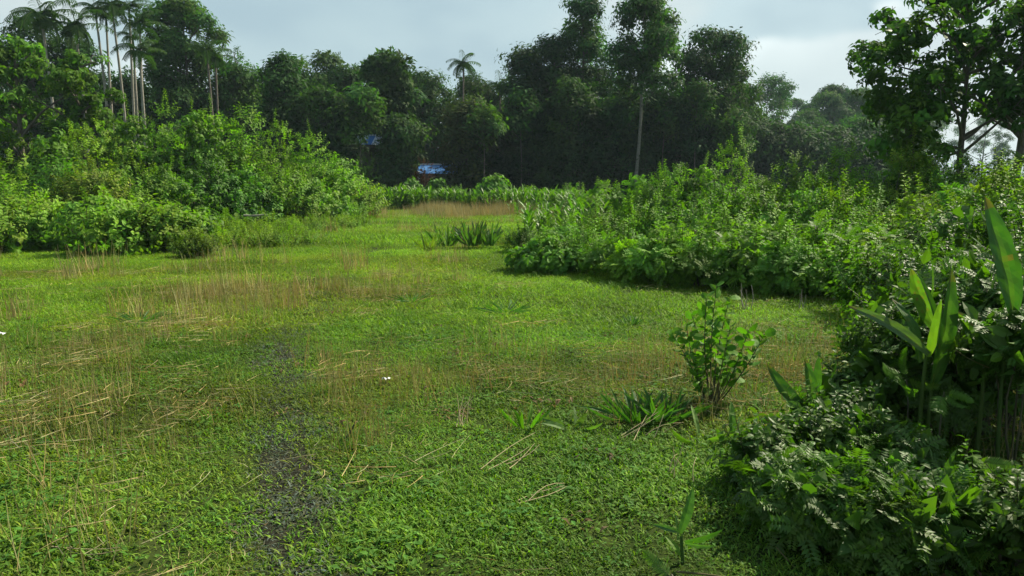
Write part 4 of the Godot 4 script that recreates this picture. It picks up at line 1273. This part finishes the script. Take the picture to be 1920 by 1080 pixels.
func build_foreground() -> void:
	var to_eye := Vector3(-0.45, 0.35, 0.8)
	# bodies of leafy plants, then ginger blades and ferns through them
	for e in [
		["foreground shrub with small leaves at the left flank of the ginger blades", Vector3(2.181, 0.160, -4.60), 0.27, "heart", 60, "twig"],
		["foreground vine with heart shaped leaves between the dead leaf and the dark hollow", Vector3(2.113, 0.093, -4.20), 0.36, "heart", 90, "twig"],
		["foreground shrub under the upright ginger blades", Vector3(2.454, 0.352, -4.60), 0.40, "oval", 70, "pinnate"],
		["foreground shrub above the dark hollow, leaves catching the sun", Vector3(2.746, 0.581, -4.50), 0.42, "oval", 80, "twig"],
		["foreground shrub at the right edge behind the tall ginger blade", Vector3(3.120, 0.778, -4.60), 0.45, "oval", 80, "pinnate"],
		["foreground shrub at the right edge above the hanging fern", Vector3(2.771, 0.738, -4.00), 0.3, "oval", 60, "pinnate"],
		["foreground low plant at the thicket corner beside the short grass", Vector3(1.345, -0.076, -3.30), 0.2, "oval", 50, "pinnate"],
		["foreground leafy plant below the yellow fern tip", Vector3(1.498, 0.013, -3.10), 0.25, "oval", 70, "pinnate"],
		["foreground leafy plant at the picture's bottom below the dark hollow", Vector3(1.784, 0.051, -3.05), 0.28, "oval", 80, "pinnate"],
		["foreground leafy plant in the bottom right corner", Vector3(2.081, 0.100, -3.00), 0.28, "heart", 70, "twig"],
		["low weeds at the edge of the short grass before the foreground plants", Vector3(1.303, -0.037, -3.75), 0.13, "oval", 30, "twig"],
		["foreground shrub behind the upright ginger blades, in their shade", Vector3(3.143, 0.722, -5.60), 0.42, "oval", 50, "twig"],
		["foreground shrub in the far right beyond the tall ginger blade", Vector3(3.978, 1.031, -6.20), 0.5, "heart", 50, "twig"],
		["foreground shrub with broad sunlit leaves left of the upright ginger blades", Vector3(2.427, 0.587, -4.70), 0.26, "oval", 60, "twig"],
		["foreground shrub with pale lit leaves right above the upright ginger blades", Vector3(3.066, 0.850, -4.90), 0.34, "oval", 70, "pinnate"],
		["foreground shrub filling the right edge under the tall ginger blade's tip", Vector3(3.388, 0.974, -4.90), 0.36, "oval", 60, "twig"],
		["foreground shrub between the upright ginger blades and the tall blade", Vector3(2.853, 0.664, -4.50), 0.26, "heart", 60, "twig"],
		["dark leafy plant under the curled dead leaf at the edge of the near thicket", Vector3(1.698, 0.019, -3.90), 0.17, "heart", 50, "twig"],
		["dark leafy plant in the shade between the vine and the bottom plants", Vector3(1.954, 0.030, -3.80), 0.22, "oval", 60, "pinnate"],
		["shaded plant at the back of the dark hollow", Vector3(3.443, 0.221, -5.30), 0.5, "oval", 20, "twig"],
		["shaded plant right of the dark hollow's back", Vector3(3.642, 0.374, -5.00), 0.5, "oval", 20, "twig"],
	]:
		var c: Vector3 = e[1]
		var r: float = e[2]
		var g := on_ground(c)
		var root := thing("foreground_plant", e[0], "shrub", g, "plants of the near right thicket")
		var lobes := []
		var y: float = c.y - g.y
		for i in 8:
			var d := ball()
			d.y = absf(d.y) * 0.8 - 0.1
			lobes.append(Vector4(d.x * r * 0.75, maxf(y + d.y * r * 0.8 - r * 0.3, 0.12), d.z * r * 0.75, r * rf(0.38, 0.6)))
		var low := y - r * 1.2
		while low > 0.1 and not e[0].contains("hollow,") and not e[0].contains("above") and not e[0].contains("tall ginger"):
			for q in 3:
				lobes.append(Vector4(rf(-1, 1) * r * 0.7, low, rf(-1, 1) * r * 0.7, r * rf(0.4, 0.6)))
			low -= r * 0.6
		for k in 6:
			var s := Shape.new()
			var l: Vector4 = lobes[k]
			s.tube(bend(Vector3(l.x * 0.4, -0.03, l.z * 0.4), Vector3(l.x, l.y + l.w, l.z), 0.08), 0.008, 0.003, Color.WHITE, 5)
			part("stem", s.mesh(), mats.stem, root)
		foliage("foliage", root, lobes, e[5], 3, 150 + lobes.size() * 6, 0.28, 0.68, Color(0.62, 0.7, 0.7), 0.9, "gloss", 0.35)
		single_leaves(root, lobes, e[3], int(e[4] * 1.5), 0.125, Color(0.65, 0.72, 0.68), to_eye)
	# the big ginger: blades placed one by one
	var dark := Color(0.055, 0.135, 0.028)
	var fresh := Color(0.10, 0.20, 0.03)
	var gb := thing("tall_ginger", "tall ginger blade rising alone at the right edge, highest of the near plants", "ginger plant", on_ground(Vector3(2.631, 0.760, -3.90)))
	blade(gb, Vector3(2.626, 0.903, -3.90), Vector3(2.432, 1.530, -3.86), 0.165, 0.15, 0.03, mats.gloss, Color(0.05, 0.135, 0.03))
	blade(gb, Vector3(2.639, 0.760, -3.90), Vector3(2.782, 1.017, -4.10), 0.07, -0.8, 0.1, mats.gloss, dark)
	var cane := Shape.new()
	cane.tube(bend(on_ground(Vector3(2.639, 0.760, -3.90)) - gb.position, Vector3(2.625, 0.909, -3.90) - gb.position, 0.02), 0.012, 0.008, Color(0.07, 0.13, 0.03), 6)
	part("stem", cane.mesh(), mats.leaf, gb)
	var gu := thing("upright_ginger", "ginger with broad upright blades, one half lit yellow green, above the near shrubs", "ginger plant", on_ground(Vector3(2.406, 0.564, -4.10)))
	blade(gu, Vector3(2.363, 0.472, -4.10), Vector3(2.361, 1.132, -4.00), 0.15, 0.35, 0.05, mats.gloss, dark)
	blade(gu, Vector3(2.275, 0.650, -4.02), Vector3(2.302, 0.979, -3.96), 0.055, -0.5, 0.05, mats.leaf, Color(0.15, 0.27, 0.03))
	blade(gu, Vector3(2.379, 0.767, -4.15), Vector3(2.232, 1.121, -4.15), 0.10, -0.4, -0.05, mats.leaf, fresh)
	blade(gu, Vector3(2.385, 0.717, -4.10), Vector3(2.203, 1.112, -4.05), 0.05, 0.4, 0.04, mats.gloss, dark)
	blade(gu, Vector3(2.269, 0.664, -4.00), Vector3(1.855, 0.922, -4.10), 0.07, 0.2, 0.12, mats.gloss, Color(0.09, 0.15, 0.06))
	blade(gu, Vector3(2.581, 0.589, -4.00), Vector3(2.419, 0.891, -4.05), 0.14, 0.3, 0.12, mats.gloss, dark)
	blade(gu, Vector3(2.256, 0.607, -4.05), Vector3(2.145, 0.942, -4.20), 0.09, 0.5, 0.1, mats.gloss, dark)
	blade(gu, Vector3(2.559, 0.695, -4.20), Vector3(2.799, 0.832, -4.30), 0.07, 0.3, 0.14, mats.leaf, fresh)
	blade(gu, Vector3(2.351, 0.819, -4.20), Vector3(2.409, 1.175, -4.30), 0.06, 1.1, 0.05, mats.leaf, fresh)
	for e in [[Vector3(2.363, 0.472, -4.10)], [Vector3(2.581, 0.589, -4.00)], [Vector3(2.291, 0.652, -4.05)]]:
		var s := Shape.new()
		var top: Vector3 = e[0]
		s.tube(bend(on_ground(top) - gu.position, top + Vector3(0, 0.05, 0) - gu.position, 0.02), 0.014, 0.009, Color(0.08, 0.14, 0.03), 6)
		part("stem", s.mesh(), mats.leaf, gu)
	var gl := thing("leaning_ginger", "dark ginger with blades leaning left over a curled dead leaf", "ginger plant", on_ground(Vector3(1.724, 0.173, -4.25)))
	blade(gl, Vector3(1.735, 0.244, -4.25), Vector3(1.462, 0.564, -4.20), 0.10, 0.4, -0.04, mats.gloss, Color(0.05, 0.12, 0.035))
	blade(gl, Vector3(1.772, 0.264, -4.25), Vector3(1.689, 0.583, -4.25), 0.085, 0.2, 0.03, mats.gloss, dark)
	blade(gl, Vector3(1.817, 0.338, -4.35), Vector3(1.823, 0.572, -4.35), 0.06, -0.7, 0.05, mats.leaf, dark)
	blade(gl, Vector3(1.894, 0.436, -4.35), Vector3(1.925, 0.559, -4.35), 0.03, 0.7, 0.05, mats.leaf, dark)
	blade(gl, Vector3(1.719, 0.190, -4.20), Vector3(1.438, 0.206, -4.15), 0.06, 0.3, 0.12, mats.leaf, Color(0.16, 0.17, 0.05))
	blade(gl, Vector3(1.721, 0.072, -4.15), Vector3(1.377, 0.267, -4.10), 0.09, 0.6, 0.16, mats.dry, Color(0.12, 0.09, 0.05), "dead_leaf")
	blade(gl, Vector3(1.546, 0.015, -4.15), Vector3(1.520, 0.155, -4.15), 0.05, 0.6, 0.16, mats.leaf, dark)
	for e in [[Vector3(1.745, 0.238, -4.25)], [Vector3(1.797, 0.336, -4.30)]]:
		var s := Shape.new()
		var top: Vector3 = e[0]
		s.tube(bend(on_ground(top) - gl.position, top + Vector3(0, 0.04, 0) - gl.position, 0.02), 0.012, 0.008, Color(0.08, 0.11, 0.04), 6)
		part("stem", s.mesh(), mats.leaf, gl)
	var gs := thing("young_ginger", "young ginger with one upright blade in the short grass at the bottom right", "ginger plant", on_ground(Vector3(0.72, 0, -2.97)))
	blade(gs, Vector3(0.707, 0.144, -2.96), Vector3(0.742, 0.349, -2.96), 0.052, 0.25, 0.04, mats.gloss, Color(0.07, 0.16, 0.05))
	blade(gs, Vector3(0.695, 0.153, -2.96), Vector3(0.587, 0.172, -2.98), 0.024, 0.3, 0.12, mats.gloss, Color(0.08, 0.17, 0.05))
	blade(gs, Vector3(0.718, 0.121, -2.94), Vector3(0.870, 0.177, -2.92), 0.036, 0.4, 0.08, mats.gloss, Color(0.06, 0.15, 0.03))
	blade(gs, Vector3(0.709, 0.127, -2.90), Vector3(0.837, 0.132, -2.88), 0.02, 0.2, 0.1, mats.gloss, Color(0.08, 0.17, 0.05))
	blade(gs, Vector3(0.705, 0.054, -2.95), Vector3(0.646, 0.110, -3.00), 0.03, 0.6, 0.1, mats.leaf, Color(0.12, 0.22, 0.03))
	blade(gs, Vector3(0.722, 0.078, -2.95), Vector3(0.748, 0.141, -2.90), 0.022, 0.6, 0.1, mats.leaf, Color(0.12, 0.23, 0.03))
	blade(gs, Vector3(0.694, 0.115, -2.97), Vector3(0.684, 0.224, -3.00), 0.02, 0.9, 0.02, mats.gloss, dark)
	var ys := Shape.new()
	ys.tube(PackedVector3Array([Vector3.ZERO, Vector3(0.707, 0.144, -2.96) - gs.position]), 0.009, 0.007, Color(0.08, 0.14, 0.04), 6)
	part("stem", ys.mesh(), mats.leaf, gs)
	# ferns, frond by frond
	var fg := Color(0.95, 1.1, 0.9)
	var fy := Color(1.35, 1.35, 0.7)
	for e in [
		["fern with pale backed fronds hanging over the grass at the thicket corner", Vector3(1.261, 0.107, -3.30), [[Vector3(1.193, 0.224, -3.30), Vector3(1.328, 0.112, -3.10), 0.4], [Vector3(1.198, 0.216, -3.35), Vector3(1.290, 0.050, -3.10), -0.5], [Vector3(1.206, 0.211, -3.30), Vector3(1.143, 0.263, -3.50), 0.3], [Vector3(1.257, 0.185, -3.30), Vector3(1.358, 0.076, -3.00), 0.9], [Vector3(1.211, 0.203, -3.35), Vector3(1.282, 0.344, -3.50), 0.5]], fg],
		["small yellow fern tip standing in the near thicket", Vector3(1.597, 0.099, -3.60), [[Vector3(1.593, 0.028, -3.60), Vector3(1.589, 0.194, -3.55), 0.2], [Vector3(1.593, 0.028, -3.60), Vector3(1.657, 0.120, -3.55), 0.5]], fy],
		["banded fern frond hanging before the dark hollow", Vector3(2.401, 0.468, -3.90), [[Vector3(2.314, 0.483, -3.90), Vector3(2.374, 0.353, -3.80), -0.3], [Vector3(2.319, 0.483, -3.90), Vector3(2.457, 0.454, -3.85), 0.3], [Vector3(2.314, 0.483, -3.90), Vector3(2.188, 0.295, -3.80), 0.6]], fg],
		["bright lit fern fronds arching in front of the dark hollow", Vector3(2.157, 0.314, -3.30), [[Vector3(2.233, 0.288, -3.30), Vector3(1.980, 0.266, -3.20), 0.4], [Vector3(2.130, 0.339, -3.30), Vector3(2.274, 0.315, -3.20), -0.4], [Vector3(2.182, 0.314, -3.30), Vector3(2.056, 0.352, -3.30), 0.8]], Color(1.2, 1.25, 0.8)],
		["fern with a pale frond at the picture's bottom edge beside the young ginger", Vector3(0.583, 0.049, -2.85), [[Vector3(0.642, 0.033, -2.80), Vector3(0.535, 0.089, -2.90), 0.2]], Color(1.25, 1.15, 1.4)],
		["fern in the bottom right thicket with silvery lit leaflets", Vector3(1.628, 0.178, -3.20), [[Vector3(1.747, 0.190, -3.20), Vector3(1.511, 0.173, -3.10), 0.5], [Vector3(1.747, 0.190, -3.20), Vector3(1.538, 0.100, -3.00), 0.2], [Vector3(1.746, 0.203, -3.20), Vector3(1.844, 0.328, -3.20), 0.4], [Vector3(1.746, 0.203, -3.20), Vector3(1.693, 0.288, -3.30), -0.3]], fg],
		["fern rising in the bottom middle of the near thicket", Vector3(1.813, 0.173, -3.10), [[Vector3(1.867, 0.075, -3.10), Vector3(1.836, 0.278, -3.20), 0.0], [Vector3(1.867, 0.075, -3.10), Vector3(1.642, 0.219, -3.00), 0.5], [Vector3(1.867, 0.075, -3.10), Vector3(1.995, 0.222, -3.10), 0.3], [Vector3(1.867, 0.075, -3.10), Vector3(1.623, 0.080, -2.90), 0.7], [Vector3(1.867, 0.075, -3.10), Vector3(1.761, 0.087, -2.80), 0.2]], fg],
		["fern in the bottom right corner, fronds hanging down", Vector3(2.090, 0.243, -3.00), [[Vector3(2.115, 0.219, -3.00), Vector3(1.900, 0.173, -2.90), 0.4], [Vector3(2.115, 0.219, -3.00), Vector3(1.950, 0.110, -2.80), 0.1], [Vector3(2.115, 0.219, -3.00), Vector3(2.191, 0.361, -3.00), 0.3], [Vector3(2.115, 0.219, -3.00), Vector3(1.994, 0.314, -3.00), -0.4]], fg],
		["fern over the near shrubs right of the upright ginger blades", Vector3(2.776, 0.674, -4.30), [[Vector3(2.875, 0.610, -4.30), Vector3(2.615, 0.737, -4.30), 0.2], [Vector3(2.875, 0.610, -4.30), Vector3(2.693, 0.534, -4.10), 0.5], [Vector3(2.875, 0.610, -4.30), Vector3(2.973, 0.737, -4.30), 0.4], [Vector3(2.810, 0.642, -4.30), Vector3(2.601, 0.564, -4.10), 0.9]], Color(1.15, 1.25, 0.8)],
		["fern low in the near thicket below the leaning dark ginger", Vector3(1.810, 0.072, -4.00), [[Vector3(1.842, 0.041, -4.00), Vector3(1.686, 0.165, -4.00), 0.3], [Vector3(1.842, 0.041, -4.00), Vector3(1.685, -0.011, -3.90), 0.2], [Vector3(1.842, 0.041, -4.00), Vector3(1.982, 0.165, -4.00), 0.5]], Color(0.8, 1.0, 0.85)],
		["fern under the upright ginger blades, fronds spread over the shrubs", Vector3(2.235, 0.539, -4.20), [[Vector3(2.271, 0.476, -4.20), Vector3(2.052, 0.539, -4.20), 0.5], [Vector3(2.271, 0.476, -4.20), Vector3(2.056, 0.379, -4.00), 0.2], [Vector3(2.271, 0.476, -4.20), Vector3(2.302, 0.424, -4.00), 0.4], [Vector3(2.271, 0.476, -4.20), Vector3(2.248, 0.642, -4.30), 0.2]], fg],
		["silvery fern behind the upright ginger blades to the right", Vector3(3.168, 0.952, -4.80), [[Vector3(3.171, 0.918, -4.80), Vector3(2.955, 1.022, -4.80), 0.5], [Vector3(3.171, 0.918, -4.80), Vector3(3.330, 1.056, -4.80), 0.3], [Vector3(3.171, 0.918, -4.80), Vector3(2.948, 0.846, -4.60), 0.4], [Vector3(3.171, 0.918, -4.80), Vector3(3.164, 0.846, -4.60), 0.4]], fg],
	]:
		var first: Vector3 = e[2][0][0]
		var root := thing("near_fern", e[0], "fern", on_ground(first), "ferns of the near right thicket")
		var s := Shape.new()
		s.tube(bend(Vector3.ZERO, first - root.position, 0.04), 0.006, 0.004, Color.WHITE, 5)
		part("stem", s.mesh(), mats.stem, root)
		for q in e[2]:
			frond_at(root, q[0], q[1], q[2], e[3])
	# bare stems that cross the shade
	for e in [["thin bare stem leaning across the bottom right corner", Vector3(2.110, 0.150, -2.90), Vector3(1.988, 0.288, -2.90), 0.004], ["thin bare stem in the bottom of the near thicket", Vector3(1.189, -0.002, -2.90), Vector3(1.121, 0.064, -3.00), 0.004], ["thin dry stem lying at the bottom edge right of the young ginger", Vector3(0.666, 0.033, -2.85), Vector3(0.851, 0.038, -2.80), 0.005], ["thin bare stem rising in the dark hollow", Vector3(1.958, 0.113, -3.60), Vector3(1.953, 0.215, -3.70), 0.004], ["thin lit stem before the upright ginger blades", Vector3(2.545, 0.615, -3.90), Vector3(2.352, 0.716, -3.90), 0.003]]:
		var s := Shape.new()
		var a: Vector3 = e[1]
		s.tube(bend(Vector3.ZERO, e[2] - a, 0.01), e[3], float(e[3]) * 0.6, Color(0.16, 0.14, 0.07), 5)
		var o := part("bare_stem", s.mesh(), mats.leaf, self)
		o.position = a
		tag(o, e[0], "stem")

func build_grass() -> void:
	var fine := []
	for k in 5:
		fine.append(grass_patch(0.26, 330, 0.02, 0.048, 0.0075, 0.05, 1.25, Color(0.112, 0.215, 0.024), 0.45))
	scatter("near_grass", "short mown broad bladed grass covering the near field", "grass", fine, "grass", 2.3, 9.0, 0.17, func(x: float, z: float) -> Color:
		var off := absf(x - track_x(z))
		if off < 0.14 + 0.06 * exp(-pow((z + 3.9) / 1.2, 2.0)) and z > -9.0 and rng.randf() < (0.98 - off * 1.2) * clampf((z + 9.0) / 4.0, 0.0, 1.0):
			return Color(0, 0, 0, 0)
		if off < 0.15 and rng.randf() < 0.5:
			return Color(0, 0, 0, 0)
		return grass_tint(x, z))
	var worn := [grass_patch(0.12, 110, 0.018, 0.045, 0.007, 0.0, 0.9, Color(0.085, 0.115, 0.055), 0.5), grass_patch(0.12, 105, 0.02, 0.045, 0.007, 0.0, 0.7, Color(0.125, 0.14, 0.095), 0.5)]
	scatter("trodden_grass", "greyish trodden grass along the worn track", "grass", worn, "grass", 2.3, 17.0, 0.1, func(x: float, z: float) -> Color:
		if absf(x - track_x(z)) < (0.155 + 0.012 * maxf(0.0, -z - 6.0)) * clampf(1.15 + wave.get_noise_2d(z * 20.0, x * 20.0), 1.0, 1.7):
			return tint(Color(1, 1, 1), 0.2)
		return Color(0, 0, 0, 0))
	var mid := []
	for k in 4:
		mid.append(grass_patch(0.5, 420, 0.035, 0.085, 0.0095, 0.15, 1.25, Color(0.128, 0.228, 0.022), 0.4))
	scatter("field_grass", "mown grass of the field's middle distance", "grass", mid, "grass", 8.2, 20.0, 0.3, func(x: float, z: float) -> Color:
		if absf(x - track_x(z)) < 0.32 and rng.randf() < 0.6:
			return Color(0, 0, 0, 0)
		return grass_tint(x, z))
	var far := []
	for k in 3:
		far.append(grass_patch(0.9, 420, 0.08, 0.2, 0.018, 0.4, 1.35, Color(0.118, 0.222, 0.022), 0.38))
	scatter("far_grass", "grass in the far part of the field up to the hedge", "grass", far, "grass", 19.0, 48.0, 0.6, func(x: float, z: float) -> Color: return grass_tint(x, z))
	var tufty := []
	for k in 4:
		tufty.append(grass_patch(0.14, 70, 0.06, 0.15, 0.006, 0.5, 1.45, Color(0.095, 0.185, 0.02), 0.3))
	scatter("grass_tufts", "taller green tufts in the mown grass", "grass", tufty, "grass", 3.5, 24.0, 0.4, func(x: float, z: float) -> Color:
		if rng.randf() < 0.10 + clampf(wave.get_noise_2d(x * 9.0 + 500.0, z * 9.0) * 1.6, 0.0, 0.6) and absf(x - track_x(z)) > 0.25:
			var c := tint(Color(0.95, 1, 1), 0.3)
			return Color(c.r, c.g, c.b, 1.0)
		return Color(0, 0, 0, 0), 0.6, 1.3)
	# herb leaves among the grass
	var herb := []
	for k in 3:
		var s := Shape.new()
		for i in 26:
			var a := rf(0, TAU)
			var r := sqrt(rng.randf()) * 0.16
			var b := rf(0, TAU)
			var l := rf(0.02, 0.04)
			s.leaf(Vector3(cos(a) * r, rf(0.015, 0.04), sin(a) * r), Vector3(cos(b), rf(-0.1, 0.6), sin(b)), Vector3.UP, l, l * 0.5, 0.2, 0.2, tint(Color(0.09, 0.19, 0.03), 0.25), SMALL_T, SMALL_W)
		herb.append(s.mesh())
	scatter("herb_leaves", "small creeping herb leaves mixed through the short grass", "herbs", herb, "grass", 2.3, 8.5, 0.22, func(x: float, z: float) -> Color:
		if rng.randf() < 0.3 + 0.35 * (1.0 - dryness(x, z)) and absf(x - track_x(z)) > 0.22:
			return tint(Color(0.9, 1.0, 0.9), 0.2)
		return Color(0, 0, 0, 0))
	var rosette := []
	for k in 3:
		var s := Shape.new()
		for i in 9:
			var a := i * 2.4 + rf(-0.3, 0.3)
			var l := rf(0.045, 0.08)
			s.leaf(Vector3(cos(a) * 0.008, 0.015 + 0.002 * i, sin(a) * 0.008), Vector3(cos(a), rf(0.1, 0.9), sin(a)), Vector3.UP, l, l * 0.42, 0.2, 0.5, tint(Color(0.09, 0.19, 0.03), 0.25), OVATE_T, OVATE_W)
		rosette.append(s.mesh())
	scatter("broad_weeds", "broad leaved weeds scattered in the short grass", "weeds", rosette, "leaf", 2.5, 10.0, 0.3, func(x: float, z: float) -> Color:
		if rng.randf() < 0.05 + clampf(wave.get_noise_2d(x * 10.0 - 300.0, z * 10.0) * 0.9, 0.0, 0.4):
			var c := tint(Color(0.8, 0.95, 0.9), 0.3)
			return Color(c.r, c.g, c.b, 1.0)
		return Color(0, 0, 0, 0), 0.35, 0.75)
	var dead := []
	for k in 3:
		var s := Shape.new()
		for i in 9:
			var a := rf(0, TAU)
			var r := sqrt(rng.randf()) * 0.14
			var b := rf(0, TAU)
			var l := rf(0.03, 0.065)
			s.leaf(Vector3(cos(a) * r, rf(0.02, 0.04), sin(a) * r), Vector3(cos(b), rf(-0.2, 0.3), sin(b)), Vector3.UP, l, l * 0.4, 0.35, 0.6, tint(Color(0.115, 0.085, 0.042), 0.35), SMALL_T, SMALL_W)
		dead.append(s.mesh())
	scatter("dead_leaves", "small brown dead leaves lying in the short grass", "dead leaves", dead, "dry", 2.4, 9.0, 0.3, func(x: float, z: float) -> Color:
		if rng.randf() < 0.04 + clampf(wave.get_noise_2d(x * 14.0 + 700.0, z * 14.0) * 0.7, 0.0, 0.4):
			var c := tint(Color(1, 1, 1), 0.3)
			return Color(c.r, c.g, c.b, 1.0)
		return Color(0, 0, 0, 0))
	# standing dry stalks
	var stalks := []
	for k in 4:
		stalks.append(straw_patch(0.18, 15, 0.08, 0.30, 0.0042, 0.0, Color(0.30, 0.245, 0.11)))
	scatter("dry_stalks", "thin brown grass stalks standing in the near field", "dry grass", stalks, "dry", 2.5, 10.5, 0.2, func(x: float, z: float) -> Color:
		var v := dryness(x, z)
		if rng.randf() < ((v - 0.08) * 1.25 + 0.04) * clampf(0.75 + 1.6 * wave.get_noise_2d(x * 12.0 - 70.0, z * 12.0), 0.1, 1.6) and absf(x - track_x(z)) > 0.25:
			return tint(Color(1, 1, 1).lerp(Color(0.6, 0.85, 0.5), rf(0, 0.8)), 0.2)
		return Color(0, 0, 0, 0))
	var tall := []
	for k in 4:
		tall.append(straw_patch(0.2, 30, 0.16, 0.42, 0.0085, 0.0, Color(0.33, 0.275, 0.13)))
	scatter("tall_dry_grass", "tufts of taller brown dry grass left standing in the field", "dry grass", tall, "dry", 8.5, 32.0, 0.36, func(x: float, z: float) -> Color:
		var v := dryness(x, z)
		if rng.randf() < (v - 0.3) * 0.75 + 0.03:
			return tint(Color(1, 1, 1).lerp(Color(0.7, 0.95, 0.55), rf(0, 0.7)), 0.2)
		return Color(0, 0, 0, 0))
	var band := []
	for k in 3:
		band.append(straw_patch(0.7, 130, 0.3, 0.62, 0.012, 0.0, Color(0.30, 0.265, 0.12)))
	scatter("brown_grass_belt", "belt of reddish brown dry grass at the field's far end", "dry grass", band, "dry", 30.0, 44.0, 0.6, func(x: float, z: float) -> Color:
		if rng.randf() < (dryness(x, z) - 0.35) * 0.8:
			return tint(Color(1, 1, 1), 0.2)
		return Color(0, 0, 0, 0))
	# mown straw lying about
	var litter := []
	for k in 5:
		litter.append(straw_patch(0.3, 15, 0.05, 0.26, 0.0034, 1.0, Color(0.36, 0.30, 0.15)))
	scatter("straw_litter", "mown pale straw lying loose on the grass", "straw", litter, "dry", 2.4, 13.0, 0.23, func(x: float, z: float) -> Color:
		var v := 0.08 + 1.3 * dryness(x, z)
		v *= clampf(0.55 + wave.get_noise_2d(x * 14.0, z * 14.0 + 300.0) * 1.8, 0.05, 1.0)
		if rng.randf() < v and absf(x - track_x(z)) > 0.3:
			return tint(Color(1, 1, 1), 0.3)
		return Color(0, 0, 0, 0))

func build_small_things() -> void:
	# scraps of litter, dead twigs and bent straws that can be told apart
	var paper := StandardMaterial3D.new()
	paper.resource_name = "white paper"
	paper.albedo_color = Color(0.72, 0.74, 0.76)
	paper.roughness = 0.6
	paper.cull_mode = BaseMaterial3D.CULL_DISABLED
	for e in [["crumpled white scrap of litter lying in the middle of the short grass", Vector3(-0.99, 0, -5.75), 0.055], ["pale scrap of litter at the left edge of the field", Vector3(-5.16, 0, -7.43), 0.07]]:
		var s := Shape.new()
		var pts := []
		for i in 5:
			for j in 4:
				pts.append(Vector3((i - 2) * e[2] * 0.3 + rf(-0.006, 0.006), rf(0.03, 0.05) + 0.012 * (i % 2), (j - 1.5) * e[2] * 0.25 + rf(-0.005, 0.005)))
		for i in 4:
			for j in 3:
				var a: Vector3 = pts[i * 4 + j]
				var b: Vector3 = pts[i * 4 + j + 1]
				var c: Vector3 = pts[i * 4 + j + 4]
				var d: Vector3 = pts[i * 4 + j + 5]
				s.tri(a, b, c, Color.WHITE); s.tri(b, d, c, Color.WHITE)
		var o := part("litter_scrap", s.mesh(), paper, self)
		o.position = on_ground(e[1])
		tag(o, e[0], "litter")
	for e in [
		["pair of dead twigs at the mown edge before the right thicket", Vector3(2.93, 0, -9.22), 0.35, 5], ["small dead twigs at the mown edge near the dark opening", Vector3(3.59, 0, -9.22), 0.25, 4],
	]:
		var root := thing("dead_twigs", e[0], "twigs", on_ground(e[1]))
		for i in int(e[3]):
			var s := Shape.new()
			s.tube(bend(Vector3(rf(-0.06, 0.06), 0, rf(-0.06, 0.06)), Vector3(rf(-0.2, 0.2), e[2] * rf(0.7, 1.1), rf(-0.1, 0.1)), 0.03), 0.006, 0.002, Color.WHITE, 4)
			part("twig", s.mesh(), mats.pale_bark, root)
	for e in [
		["sheaf of pale straw standing out in the short grass below the litter scrap", Vector3(-0.319, 0.058, -4.70), Vector3(-0.307, 0.164, -4.75), 6, 0.03], ["bent pale straws right of the short grass patch", Vector3(0.918, -0.006, -3.85), Vector3(0.903, 0.104, -3.90), 5, 0.05],
		["long straw lying across the short grass in the middle", Vector3(0.066, 0.022, -3.50), Vector3(0.278, 0.041, -3.65), 3, 0.02], ["forked straw lying in the short grass left of the long straw", Vector3(-0.089, 0.066, -4.00), Vector3(0.078, 0.061, -4.20), 4, 0.04],
		["long yellow straw lying in the left corner of the field", Vector3(-1.963, 0.050, -3.10), Vector3(-1.701, 0.028, -3.00), 3, 0.03], ["pale broken straws in front of the cut ginger stand", Vector3(0.749, -0.015, -4.50), Vector3(0.864, 0.090, -4.60), 4, 0.05],
		["straws leaning over the front of the cut ginger stand", Vector3(0.898, 0.020, -4.50), Vector3(1.034, 0.083, -4.60), 3, 0.04],
	]:
		var g := on_ground(e[1])
		var root := thing("straw_wisp", e[0], "straw", g)
		for i in int(e[3]):
			var s := Shape.new()
			var w: float = e[4]
			w = w * 1.6 + 0.02
			var a := Vector3(rf(-w, w), 0.02, rf(-w, w))
			var b: Vector3 = e[2] - g + Vector3(rf(-w, w), rf(0.0, w), rf(-w, w))
			b.y = maxf(b.y, 0.03)
			s.tube(bend(a, b, 0.03, 5), 0.0028, 0.0014, Color(0.45, 0.38, 0.22), 4)
			part("straw", s.mesh(), mats.dry, root)
	# a dark stub of stem and some single tall stalks
	var stub := Shape.new()
	stub.tube(PackedVector3Array([Vector3.ZERO, Vector3(0.03, 0.05, 0), Vector3(0.05, 0.09, 0)]), 0.009, 0.006, Color.WHITE, 5)
	var so := part("stem_stub", stub.mesh(), mats.stem, self)
	so.position = on_ground(Vector3(-1.02, 0, -4.44))
	tag(so, "dark broken stem stub in the grass right of the track", "stem")
